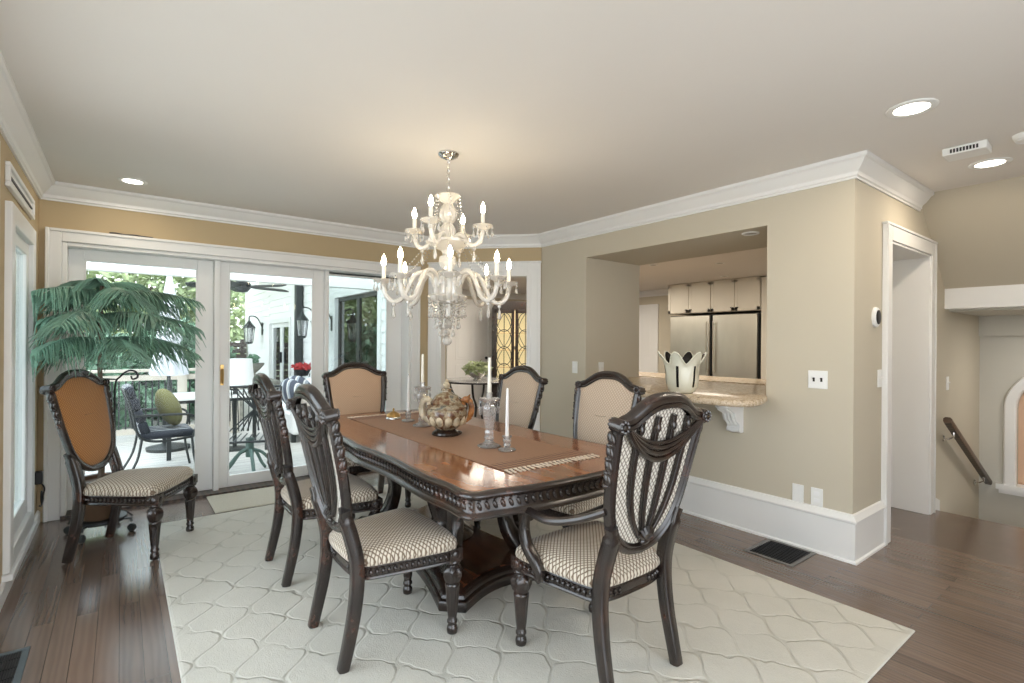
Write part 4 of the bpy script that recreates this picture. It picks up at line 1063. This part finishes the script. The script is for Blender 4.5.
MB().box(-.075,-.10,-.045,.075,.10,0).build('housing', M['plastic'], t, bevel=.006)
mb = MB()
for i in range(9): mb.box(-.0775,-.062+.0145*i,-.036,-.0745,-.053+.0145*i,-.014)
mb.build('slots', M['black'], t, smooth=False)
t = thing('smoke_detector', 'white smoke detector on the ceiling at the right edge', 'smoke detector', (3.97, .51, ZC))
MB().lathe([(0,-.035),(.045,-.035),(.06,-.028),(.068,-.012),(.07,0),(0,0)], 24).build('cover', M['plastic'], t)
MB().lathe([(.050,-.0345),(.052,-.037),(.055,-.037),(.057,-.032)], 24).build('ring', M['shade'], t)

# ------------------------------------------------------------------ wall plates, vents, adapter
def plate(loc, rz, w, lab, n, kind, cat, h=.118):
    t = thing('switch_plate' if kind == 's' else 'outlet_plate', lab, cat, loc, rz, 'white wall plates')
    MB().box(-.006,-w/2,-h/2,0,w/2,h/2).build('plate', M['plastic'], t, bevel=.002)
    for i in range(n):
        y = (i-(n-1)/2)*.046
        if kind == 's':
            mb = MB(); mb.box(-.0085,y-.006,-.013,-.006,y+.006,.013); mb.tube([(-.008,y,0),(-.020,y,.010)], .0042, 6); mb.build('toggle', M['wick'] if n == 2 else M['plastic'], t)
        elif kind == 'o':
            mb = MB()
            for e in (-1, 1): mb.box(-.0085,y-.017,e*.022-.014,-.006,y+.017,e*.022+.014)
            mb.build('socket', M['shade'], t, bevel=.002)
    return t
plate((XR,1.446,1.13), 0, .118, 'double switch plate on the wall right of the pass-through', 2, 's', 'switch')
plate((XR,3.71,1.115), 0, .072, 'single switch plate left of the pass-through opening', 1, 's', 'switch')
plate((3.863,PY1,1.108), PI/2*1, .072, 'single switch plate inside the pass-through reveal', 1, 's', 'switch')
plate((XR,1.565,.358), 0, .072, 'blank white plate low on the wall, left of the outlet', 0, 'b', 'outlet')
plate((XR,1.447,.358), 0, .072, 'white outlet plate low on the wall near the corner', 1, 'o', 'outlet')
plate((4.085,1.24,1.134), PI/2, .072, 'white switch plate on the end wall below the thermostat', 1, 's', 'switch')
plate((5.75,1.24,1.03), PI/2, .072, 'white switch plate on the stairwell wall above the handrail', 1, 's', 'switch')
t = thing('thermostat', 'white oval thermostat with dark screen on the end wall', 'thermostat', (3.99, 1.24, 1.545), PI/2)
ov = [(.055*math.cos(a)*1.0, .068*math.sin(a)) for a in [2*PI*k/32 for k in range(32)]]
MB().mold(ov, [(0,0),(0,.012),(.006,.02),(.012,.022)], lambda u,v,w:(-w,u,v)).build('body', M['plastic'], t)
MB().mold([(x*.7-.0, y*.7) for (x, y) in ov], [(0,.021),(.0,.026),(.004,.028)], lambda u,v,w:(-w,u,v)).build('screen', M['black'], t)
def floor_vent(loc, w, l, lab, rz=0, fm=None):
    t = thing('floor_register', lab, 'vent', loc, rz)
    mb = MB(); f = .025
    mb.box(-w,-l,0,w,-l+f,.006); mb.box(-w,l-f,0,w,l,.006); mb.box(-w,-l+f,0,-w+f,l-f,.006); mb.box(w-f,-l+f,0,w,l-f,.006)
    mb.build('frame', fm or M['greymetal'], t, bevel=.002)
    MB().box(-w+f,-l+f,0,w-f,l-f,.001).build('duct', M['black'], t, smooth=False)
    mb = MB(); n = 12
    for i in range(n):
        x = -w+f+(2*w-2*f)*(i+.5)/n; mb.bar((x,-l+f,.003),(x,l-f,.003), .004, .004)
    for j in (-.5, 0, .5): mb.bar((-w+f,l*j,.003),(w-f,l*j,.003), .004, .004)
    mb.build('grille', M['iron'], t, smooth=False)
floor_vent((3.43,1.585,0), .17, .155, 'dark iron floor vent by the white baseboard near the wall corner', 0, plain('pewter', (.22,.21,.20), .4, metal=.6))
floor_vent((-.385,2.92,0), .075, .16, 'grey metal floor vent at the bottom left beside the left wall', 0, plain('blue grey steel', (.13,.16,.18), .4, metal=.6))
t = thing('power_adapter', 'black plug adapter with looped cord on the wall by the window corner', 'adapter', (XL+.012, 4.98, .36))
MB().box(-.012,-.03,-.04,.035,.03,.05).build('body', M['black'], t, bevel=.01)
mb = MB(); mb.tube(spline([(.02,0,-.03),(.04,.03,-.08),(.03,.05,-.15),(.03,0,-.19),(.03,-.05,-.14),(.03,-.03,-.09),(.03,.03,-.12),(.03,.06,-.17),(.025,0,-.2),(.02,-.04,-.19)], 6), .005, 6); mb.build('cord', M['black'], t)

# ------------------------------------------------------------------ Norfolk pine in the corner
PX, PYY = -.11, 4.62
t = thing('norfolk_pine', 'potted Norfolk pine with drooping feathery branches in the window corner', 'plant', (PX, PYY, .11))
MB().lathe([(0,0),(.10,0),(.11,.02),(.14,.22),(.155,.27),(.15,.28),(.135,.275),(.13,.25),(0,.25)], 24).build('pot', M['terracotta'], t)
MB().tube(spline([(0,0,.24),(.01,0,.6),(-.01,.01,1.1),(.0,0,1.66)], 8), [.020-.0004*i for i in range(25)], 8).build('trunk', M['bark'], t)
R = random.Random(11)
def branch(z, ang, L, lift, droop):
    mb = MB(); c, s = math.cos(ang), math.sin(ang); n = 24; P = []
    for i in range(n+1):
        u = i/n; r = L*u; P.append(Vector((c*r, s*r, z+lift*math.sin(u*PI*.6)-droop*u*u)))
    mb.tube(P, [.007-.0045*i/n for i in range(n+1)], 5)
    side = Vector((-s, c, 0)); fwd = Vector((c, s, 0))
    for i in range(2, n+1):
        u = i/n; ll = .225*min(1, (1.05-u)*2.2+.18)*min(1, .45+u*1.5)
        for e in (-1, 1):
            for h in ((0, .5) if u < .8 else (0,)):
                p = P[i-1].lerp(P[i], h); l = ll*R.uniform(.65,1.2); sw = R.uniform(-.2,.2)
                d = (side*e*.72 + fwd*(.62+sw)).normalized(); q = [p]
                for k in range(1, 5):
                    w = k/4; q.append(p + d*l*w + Vector((0,0,-l*(.10*w+R.uniform(.55,.95)*w*w))))
                lim = []
                for g in q:
                    if PX+g.x < XL+.05: g = Vector((XL+.05-PX, g.y, g.z))
                    if PYY+g.y > YB-.06: g = Vector((g.x, YB-.06-PYY, g.z))
                    lim.append(g)
                mb.tube(lim, [.0035,.0052,.0052,.004,.0015], 4)
    return mb
tiers = ((1.585,6,.60,.05,.10,-.25), (1.42,6,.62,.07,.16,.25), (1.24,6,.58,.09,.20,-.2), (1.63,3,.24,.05,.02,.4))
for (z, n, L, lift, dr, a0) in tiers:
    for k in range(n):
        a = a0+2*PI*k/n; c, s = math.cos(a), math.sin(a); l = L*R.uniform(.9,1.12)
        if c < 0: l = min(l, (PX-XL-.06)/max(.05,-c))
        if s > 0: l = min(l, (YB-PYY-.08)/max(.05,s))
        if l < .12: continue
        branch(z, a, l, lift*l/L, dr*l/L).build('branch', M['pine'], t, smooth=False)
# caster stand under it
t = thing('plant_caddy', 'black plant stand on casters under the pine in the corner', 'plant stand', (PX, PYY, 0))
MB().lathe([(0,.085),(.15,.085),(.155,.095),(.15,.108),(0,.108)], 24).build('tray', M['iron'], t)
for k in range(4):
    a = PI/4+.3+k*PI/2; x, y = .19*math.cos(a), .19*math.sin(a); mb = MB(); mb.tube([(x*.7,y*.7,.092),(x,y,.092),(x*1.05,y*1.05,.07)], .008, 6)
    mb.M = Matrix.Translation((x*1.05,y*1.05,.028)) @ Matrix.Rotation(a, 4, 'Z') @ Matrix.Rotation(PI/2, 4, 'X'); mb.lathe([(.0,-.012),(.024,-.012),(.028,-.006),(.028,.006),(.024,.012),(0,.012)], 16); mb.M = Matrix.Identity(4); mb.build('caster', M['greymetal'], t)
t = thing('hook_stand', 'black iron stand with a scrolled hook top behind the corner chair', 'plant stand', (-.035, 4.90, 0))
mb = MB().tube(spline([(0,0,.02),(0,0,.6),(0,0,1.0),(.03,-.01,1.08),(.08,-.03,1.125),(.125,-.045,1.115),(.135,-.05,1.075),(.105,-.04,1.06),(.095,-.036,1.085)], 6), .007, 6); mb.tube([(-.09,.05,1.065),(0,0,1.06)], .006, 6); mb.build('pole', M['iron'], t)
mb = MB()
for k in range(3):
    a = k*2*PI/3; mb.tube([(0,0,.08),(.08*math.cos(a),.08*math.sin(a),.04),(.11*math.cos(a),.11*math.sin(a),.006)], .006, 6)
mb.build('feet', M['iron'], t)

# ------------------------------------------------------------------ OUTSIDE
mb = MB(); mb.box(-6, YB+.26, -.2, 2.95, 17, -.08); struct(mb, 'floor_deck', M['deck'], smooth=False)
SX0 = 2.95
mb = MB()
segs = ((YB+.25, 6.90, -.1, 3.6), (8.90, 11.75, -.1, 3.6), (13.80, 17.0, -.1, 3.6), (6.90, 8.90, 2.18, 3.6), (11.75, 13.80, 1.86, 3.6))
for (y0, y1, z0, z1) in segs:
    z = z0
    while z < z1-1e-4:
        zz = min(z1, z+.16); mb.prism([(SX0+.15,z),(SX0-.022,z),(SX0-.004,zz),(SX0+.15,zz)], y0, y1, lambda u,v,w:(u,w,v)); z = zz
struct(mb, 'wall_outside', M['siding'], smooth=False)
# sliding glass door on the siding wall, and french door further on
def wall_door(n, y0, y1, z1, leaves):
    mb = MB(); x = SX0-.045
    mb.box(x, y0-.1, -.08, SX0+.15, y0, z1+.1); mb.box(x, y1, -.08, SX0+.15, y1+.1, z1+.1); mb.box(x, y0, z1, SX0+.15, y1, z1+.1)
    d = struct(mb, n, M['trim'], smooth=False); w = (y1-y0)/leaves
    for i in range(leaves):
        a = y0+w*i; b = a+w; s = .10 if leaves == 2 and n == 'door_9' else .06; mb = MB()
        mb.box(SX0+.02, a, -.06, SX0+.07, a+s, z1); mb.box(SX0+.02, b-s, -.06, SX0+.07, b, z1); mb.box(SX0+.02, a+s, -.06, SX0+.07, b-s, .15); mb.box(SX0+.02, a+s, z1-s, SX0+.07, b-s, z1)
        l = mb.build('door_leaf', M['trim'] if n == 'door_9' else M['greymetal'], d, smooth=False)
        MB().box(SX0+.04, a+s, .15, SX0+.046, b-s, z1-s).build('glass_pane', M['glass_mirror'], l, smooth=False)
        if n == 'door_9': MB().box(SX0-.03, (b-.09 if i == 0 else a+.05), .85, SX0+.02, (b-.05 if i == 0 else a+.09), 1.1).build('handle', M['black'], l, smooth=False)
wall_door('door_8', 6.98, 8.82, 2.10, 2); wall_door('door_9', 11.85, 13.70, 1.78, 2)
mb = MB().box(SX0-.16, 10.80, -.08, SX0-.03, 10.95, 2.6); tag(mb.build('downspout', M['greymetal'], None, smooth=False, bevel=.01), 'dark square downspout on the white siding', 'downspout')
def lantern(y, z, lab, k=1.0):
    t = thing('wall_lantern', lab, 'lantern', (SX0-.03, y, z), 0, 'black wall lanterns on the siding')
    MB().box(-.0,-.05*k,-.10*k,.03,.05*k,.12*k).build('back_plate', M['greymetal'], t, bevel=.005)
    MB().tube(spline([(0,0,.05*k),(-.08*k,0,.20*k),(-.19*k,0,.22*k),(-.20*k,0,.14*k)], 6), .010*k, 6).build('arm', M['greymetal'], t)
    MB().lathe([(.0,.15*k),(.02*k,.14*k),(.035*k,.11*k),(.10*k,.03*k),(.105*k,.02*k),(0,.02*k)], 6, (-.20*k,0,0)).build('roof', M['greymetal'], t, smooth=False)
    MB().lathe([(0,.02*k),(.085*k,.02*k),(.06*k,-.22*k),(0,-.22*k)], 6, (-.20*k,0,0)).build('glass', M['lead'], t, smooth=False)
    mb = MB()
    for i in range(6):
        a = 2*PI*i/6; mb.tube([(-.20*k+.087*k*math.cos(a), .087*k*math.sin(a), .02*k), (-.20*k+.062*k*math.cos(a), .062*k*math.sin(a), -.22*k)], .006*k, 4)
    mb.lathe([(0,-.22*k),(.068*k,-.22*k),(.05*k,-.25*k),(0,-.26*k)], 6, (-.20*k,0,0)); mb.build('cage', M['greymetal'], t, smooth=False)
lantern(14.6, 1.66, 'black wall lantern beyond the french door', 1.5); lantern(9.95, 1.72, 'black wall lantern right of the dark downspout', 1.2); lantern(9.02, 1.66, 'black wall lantern beside the sliding glass door', 1.2)
# porch ceiling edge and beam
mb = MB(); mb.box(-6, 7.15, 2.12, SX0, 7.3, 2.31); mb.box(.95, 7.3, 3.3, SX0+.1, 15.5, 3.4); struct(mb, 'ceiling_porch', M['siding'], smooth=False)
# ceiling fan hung from a beam
mb = MB(); mb.box(-.2, 9.5, 3.0, SX0, 9.72, 3.16); struct(mb, 'trim_6', M['siding'], smooth=False)
t = thing('ceiling_fan', 'dark outdoor ceiling fan under the porch beam', 'fan', (1.62, 9.6, 2.27), .35)
MB().tube([(0,0,.69),(0,0,.1)], .018, 8).build('rod', M['greymetal'], t)
MB().lathe([(0,-.10),(.07,-.09),(.12,-.03),(.13,.04),(.09,.09),(.03,.12),(0,.12)], 20).build('motor', M['greymetal'], t)
for k in range(5):
    a = 2*PI*k/5; mb = MB(); mb.M = Matrix.Rotation(a, 4, 'Z') @ Matrix.Rotation(.30, 4, 'X')
    mb.prism([(.10,-.04),(.25,-.08),(.74,-.10),(.82,-.06),(.82,.06),(.74,.10),(.25,.08),(.10,.04)], -.006, .006); mb.build('blade', M['greymetal'], t, smooth=False)
# railing
t = thing('deck_railing', 'pale timber deck railing with dark thin balusters', 'railing', (0, 9.0, -.08))
MB().box(-6,-.05,.98,1.45,.07,1.02).build('top_rail', M['woodpost'], t, bevel=.005); MB().box(-6,-.02,.86,1.45,.02,.94).build('upper_rail', M['woodpost'], t, smooth=False); MB().box(-6,-.02,.10,1.45,.02,.18).build('lower_rail', M['woodpost'], t, smooth=False)
for x in (-3.4, -1.4, .72, 1.42): MB().box(x-.06,-.06,0,x+.06,.06,1.0).build('post', M['woodpost'], t, bevel=.006)
for i in range(62):
    x = -3.3+4.65*i/61; MB().box(x-.01,-.01,.15,x+.01,.01,.88).build('baluster', M['greymetal'], t, smooth=False)
# folded umbrella
t = thing('patio_umbrella', 'folded pale grey patio umbrella behind the deck table', 'umbrella', (.50, 8.1, -.08))
MB().lathe([(0,0),(.24,0),(.25,.04),(.08,.08),(0,.08)], 20).build('base', M['greymetal'], t)
MB().tube([(0,0,.05),(0,0,2.5)], .022, 8).build('pole', M['greymetal'], t)
MB().lathe([(.0,2.3),(.03,2.28),(.07,2.0),(.11,1.7),(.13,1.45),(.10,1.4),(.15,1.3),(.20,1.0),(.19,.98),(.03,1.0)], 48, flute=(9,.16,.9,2.2)).build('canopy', M['umb'], t, angle=70)
# outdoor dining set
t = thing('patio_table', 'pale slatted patio table beyond the cushioned chair', 'table', (1.0, 7.75, -.08))
mb = MB()
for i in range(9): mb.box(-.6,-.45+.1*i,.71,.6,-.36+.1*i,.735)
mb.build('slatted_top', M['siding'], t, smooth=False)
MB().box(-.58,-.43,.67,.58,.43,.71).build('frame', M['greymetal'], t, smooth=False)
for (x, y) in ((-.54,-.4),(.54,-.4),(-.54,.4),(.54,.4)): MB().bar((x,y,0),(x,y,.69),.045,.045).build('leg', M['greymetal'], t)
def patio_chair(loc, rz, lab, cush=True):
    t = thing('patio_chair', lab, 'chair', loc, rz, 'dark metal patio chairs')
    mb = MB()
    for s in (-1, 1): mb.tube(spline([(-.34,s*.27,.92),(-.28,s*.27,.70),(-.22,s*.27,.45),(-.05,s*.27,.38),(.25,s*.27,.40)], 5), .013, 6); mb.tube(spline([(-.27,s*.28,.66),(-.05,s*.30,.66),(.22,s*.30,.64),(.28,s*.29,.55),(.25,s*.27,.40)], 5), .013, 6)
    mb.tube([(-.34,-.27,.92),(-.34,.27,.92)], .013, 6); mb.tube([(.25,-.27,.40),(.25,.27,.40)], .013, 6); mb.build('frame', M['greymetal'], t)
    for s in (-1, 1):
        MB().tube(spline([(.24,s*.27,.40),(.26,s*.27,.2),(.30,s*.28,0)], 5), .013, 6).build('leg', M['greymetal'], t); MB().tube(spline([(-.20,s*.27,.42),(-.24,s*.27,.2),(-.34,s*.28,0)], 5), .013, 6).build('leg', M['greymetal'], t)
    if cush:
        mb = MB(); mb.mold([(-.22,-.25),(.27,-.25),(.27,.25),(-.22,.25)], [(.02,.40),(0,.415),(0,.46),(.03,.48)]); mb.build('seat_cushion', M['stripe'], t, angle=60)
        mb = MB(); mb.M = Matrix.Translation((-.17,0,.46)) @ Matrix.Rotation(-.30, 4, 'Y')
        for k in range(4): mb.mold([(-.03,-.24),(.05,-.24),(.05,.24),(-.03,.24)], [(.02,.13*k),(0,.13*k+.015),(0,.13*k+.115),(.02,.13*k+.13)])
        mb.build('back_cushion', M['stripe'], t, angle=60)
    else:
        mb = MB()
        for i in range(9):
            y = -.24+.06*i; mb.tube([(-.335,y,.90),(-.22,.24-.06*i,.44)], .008, 5); mb.tube([(-.335,y,.90),(-.22,y*.8,.44)], .006, 5)
            mb.tube([(-.22,y,.41),(.25,y,.40)], .007, 5)
        mb.build('lattice', M['greymetal'], t)
    return t
patio_chair((.36,6.75,-.08), .05, 'dark patio chair with striped cushions on the deck, seen through the left glass')
t = MB().ell((0,0,0), (.10,.23,.22), 16, 10).build('throw_pillow', M['olive']); t.location = (.42,6.80,.62); t.rotation_euler = (0,-.35,.2); tag(t, 'olive green throw pillow on the striped patio chair', 'pillow')
t = patio_chair((1.10,6.05,-.08), -1.9, 'dark lattice swivel chair on green splayed feet outside the patio door', False)
for c in list(t.children):
    if c.name.startswith('leg'): bpy.data.objects.remove(c)
MB().tube([(0,0,.2),(0,0,.40)], .04, 10).build('stem', M['teal'], t)
for k in range(5):
    a = .3+2*PI*k/5; MB().tube(spline([(0,0,.28),(.12*math.cos(a),.12*math.sin(a),.24),(.26*math.cos(a),.26*math.sin(a),.08),(.34*math.cos(a),.34*math.sin(a),.012)], 5), .018, 6).build('leg', M['teal'], t)
t = thing('lamp_reflection', 'wide white drum shade lamp on a dark post, standing for an indoor lamp reflection', 'lamp', (1.20, 7.6, -.08))  # solid lamp built in place of an indoor lamp's reflection in the glass
MB().lathe([(0,0),(.16,0),(.16,.02),(.03,.04),(0,.04)], 20).build('base', M['greymetal'], t); MB().tube([(0,0,.03),(0,0,1.05)], .025, 8).build('post', M['greymetal'], t)
MB().lathe([(.23,.86),(.20,1.20),(.195,1.20),(.225,.86)], 32).build('lamp_shade', M['shade'], t)
URX = 1.97
t = thing('stone_urn', 'mossy stone urn on a console beside the siding', 'planter', (URX, 10.6, .62))
t.scale = (.8,.8,.8)
MB().lathe([(0,0),(.14,0),(.15,.04),(.07,.10),(.06,.16),(.16,.26),(.24,.36),(.25,.40),(.21,.40),(.1,.3),(0,.29)], 20).build('bowl', M['stone'], t)
mb = MB(); leaf_cloud(mb, (0,0,.46), (.14,.14,.16), 160, .09, 5); mb.build('foliage', M['leaf_dark'], t, smooth=False)
t = thing('console_table', 'pale stone topped console under the mossy urn', 'table', (URX+.05, 10.6, -.21))
MB().box(-.35,-.4,.77,.35,.4,.83).build('top', M['stone'], t, bevel=.01)
for (x, y) in ((-.3,-.33),(.3,-.33),(-.3,.33),(.3,.33)): MB().box(x-.035,y-.035,0,x+.035,y+.035,.77).build('leg', M['stone'], t, smooth=False)
t = thing('outdoor_sofa', 'white slipcovered outdoor sofa against the siding', 'sofa', (2.3, 8.5, -.08))
MB().box(-.4,-.9,.12,.4,.9,.42).build('seat', M['shade'], t, bevel=.04); MB().box(.25,-.9,.42,.45,.9,.80).build('backrest', M['shade'], t, bevel=.05)
for s in (-1, 1): MB().box(-.4,s*.9-.08,.12,.42,s*.9+.08,.60).build('armrest', M['shade'], t, bevel=.04)
for (x, y) in ((-.35,-.85),(.38,-.85),(-.35,.85),(.38,.85)): MB().box(x-.03,y-.03,0,x+.03,y+.03,.12).build('leg', M['greymetal'], t, smooth=False)
for i, (x, y, l) in enumerate(((1.98,7.80,'striped outdoor pillow at the near end of the white sofa'),(2.22,8.45,'striped outdoor pillow in the middle of the white sofa'))):
    o = MB().ell((0,0,0), (.26,.12,.24), 18, 10).build('striped_pillow', M['stripe2']); o.location = (x, y, .57+.02); o.rotation_euler = (.35,0,-1.2+.3*i); tag(o, l, 'pillow', 'striped pillows on the outdoor sofa')
t = thing('flower_stand', 'red flowers in a black iron stand by the downspout', 'plant stand', (2.66, 9.85, -.22)); t.scale = (.8,.8,1)
mb = MB()
for k in range(3):
    a = 2*PI*k/3; mb.tube(spline([(.16*math.cos(a),.16*math.sin(a),0),(.05*math.cos(a),.05*math.sin(a),.5),(.17*math.cos(a),.17*math.sin(a),.98)], 5), .012, 6)
mb.build('stand', M['iron'], t)
MB().lathe([(0,.94),(.12,.94),(.19,1.06),(.18,1.06),(.1,.97),(0,.96)], 20).build('dish', M['iron'], t)
mb = MB(); leaf_cloud(mb, (0,0,1.10), (.22,.22,.08), 160, .08, 8); mb.build('blossoms', M['red'], t, smooth=False)
# dark fence, hedges, trees
mb = MB()
for i in range(9): mb.box(-1.2,16.5,-.2+.17*i,SX0-.05,16.55,-.05+.17*i)
for x in (-1.1, .9, 2.75): mb.box(x,16.55,-.2,x+.1,16.65,1.4)
tag(mb.build('fence', M['fence'], None, smooth=False), 'dark weathered board fence far behind the deck', 'fence')
def shrub(name, loc, r, n, ls, mat, lab, cat, seed):
    t = thing(name, lab, cat, loc); mb = MB(); leaf_cloud(mb, (0,0,r[2]), r, n, ls, seed); mb.build('foliage', mat, t, smooth=False)
    MB().tube(spline([(0,0,-1.0),(.05,0,r[2]*.5),(0,.05,r[2]*1.2)], 4), .05, 6).build('stem', M['bark'], t)
shrub('ivy_hedge', (.7,18.4,-.2), (3.2,1.1,2.6), 5200, .26, M['leaf'], 'tall sunlit ivy hedge behind the dark fence', 'hedge', 21)
shrub('shrub', (-.2,11.2,-.8), (1.9,1.0,1.15), 3200, .17, M['leaf_dark'], 'dark green shrub behind the railing, centre of the left glass', 'shrub', 22)
shrub('shrub', (.9,12.2,-.8), (1.1,1.0,1.3), 2600, .19, M['leaf_dark'], 'dark green shrub behind the railing, at the right of the left glass', 'shrub', 23)
shrub('shrub', (-3.2,11.8,-.8), (1.8,1.2,1.5), 2600, .18, M['leaf'], 'green shrub behind the railing, at the left of the left glass', 'shrub', 24)
def tree(loc, h, r, n, seed, lab):
    t = thing('tree', lab, 'tree', loc); R = random.Random(seed)
    MB().tube(spline([(0,0,-1),(.1,0,h*.3),(0,.1,h*.6),(.1,0,h)], 5), [.16-.008*i for i in range(16)], 8).build('trunk', M['bark'], t)
    mb = MB()
    for k in range(9):
        a = R.uniform(0,6.28); z = h*R.uniform(.35,.85); l = r[0]*R.uniform(.6,1); mb.tube(spline([(0,0,z),(l*.5*math.cos(a),l*.5*math.sin(a),z+.3),(l*math.cos(a),l*math.sin(a),z+.8)], 4), [.06-.0055*i for i in range(9)], 5)
    mb.build('branches', M['bark'], t)
    mb = MB(); leaf_cloud(mb, (0,0,h*.75), r, n, .22, seed); mb.build('crown', M['leaf_pale'], t, smooth=False)
tree((-1.4,21.5,-.5), 6.0, (3.4,2.2,3.0), 2600, 31, 'pale leafy tree far behind the deck, left of the hedge')
tree((4.3,24.0,-.5), 6.5, (3.6,2.2,3.2), 2600, 32, 'pale leafy tree far behind the ivy hedge')
tree((-6.5,17.0,-.5), 5.5, (2.8,2.0,2.8), 2000, 33, 'pale leafy tree at the far left of the deck')
mb = MB().box(-40,17,-1.2,40,60,-1.0); o = struct(mb, 'ground', M['leaf'], smooth=False)

mb = MB().box(-14,-8,-.3,XL-.08,YB+.25,-.1); struct(mb, 'floor_light_bounce', M['bounce_paving'], smooth=False)  # unseen ground, made pale to throw light into the room
# ------------------------------------------------------------------ LIGHT
w = bpy.data.worlds.new('sky'); SC.world = w; w.use_nodes = True
nt = w.node_tree; bg = nt.nodes['Background']
tc = nd(nt, 'ShaderNodeTexCoord'); sp = nd(nt, 'ShaderNodeSeparateXYZ'); nt.links.new(tc.outputs['Generated'], sp.inputs[0])
r = ramp(nt, sp.outputs[2], [(0, (.92,.965,1.0)), (.5, (.80,.90,1.0))]); nt.links.new(r, bg.inputs[0]); bg.inputs[1].default_value = 2.4
def light(name, kind, loc, energy, col, **k):
    l = bpy.data.lights.new(name, kind); l.energy = energy; l.color = col
    for a, b in k.items(): setattr(l, a, b)
    o = bpy.data.objects.new(name, l); COL.objects.link(o); o.location = loc; return o
for (x, y) in ((3.09,.81),(4.41,.745),(.06,4.69)):
    light('downlight_beam', 'AREA', (x, y, ZC-.02), 4 if x > 1 else 1.2, (1,.86,.68), shape='DISK', size=.14)
for (x, y) in ((6.34,3.735),(5.4,5.0),(6.6,5.8),(6.9,6.4),(5.0,7.2),(6.2,7.6)):
    light('kitchen_fill', 'AREA', (x, y, 2.42), 10, (1,.90,.76), shape='DISK', size=.9)  # added fill lamps without fixtures, brightening kitchen and breakfast room
light('stair_fill', 'AREA', (6.3, .3, 1.63), 5, (1,.95,.88), shape='DISK', size=.3)  # added lamp without a fixture, brightens the stairwell
light('hall_fill', 'AREA', (4.7, 1.58, 2.38), 1.5, (1,.95,.88), shape='DISK', size=.12)  # added lamp without a fixture, brightens the hall opening
s = light('sun', 'SUN', (0,0,10), .9, (1,.96,.9), angle=.15); s.rotation_euler = Vector((.35,.45,-.82)).to_track_quat('-Z','Y').to_euler()
mb = MB(); mb.box(-1.55, -1.6, 2.75, XL-.06, YB+.4, 2.85); struct(mb, 'eave_sun_block', M['siding'], smooth=False)  # unseen overhang, added to stop sun entering the left windows

# ------------------------------------------------------------------ CAMERA
cam = bpy.data.cameras.new('camera'); co = bpy.data.objects.new('camera', cam); COL.objects.link(co)
cam.sensor_width = 36; cam.lens = 36*511/1024; cam.shift_y = 1.0/1024
A = math.radians(37.4); Fv = Vector((math.sin(A), math.cos(A), 0)); Rv = Vector((math.cos(A), -math.sin(A), 0)); Up = Vector((0,0,1))
ro = math.radians(.4); c, s = math.cos(ro), math.sin(ro)
right = Rv*c + Up*s; up = Up*c - Rv*s
mat = Matrix((( right.x, up.x, -Fv.x, 0), (right.y, up.y, -Fv.y, 0), (right.z, up.z, -Fv.z, 1.36), (0,0,0,1)))
co.matrix_world = mat; cam.clip_start = .05; cam.clip_end = 200
SC.camera = co
SC.view_settings.view_transform = 'Standard'; SC.view_settings.look = 'None'; SC.view_settings.gamma = 1; SC.view_settings.use_curve_mapping = False
SC.view_settings.exposure = 1.0
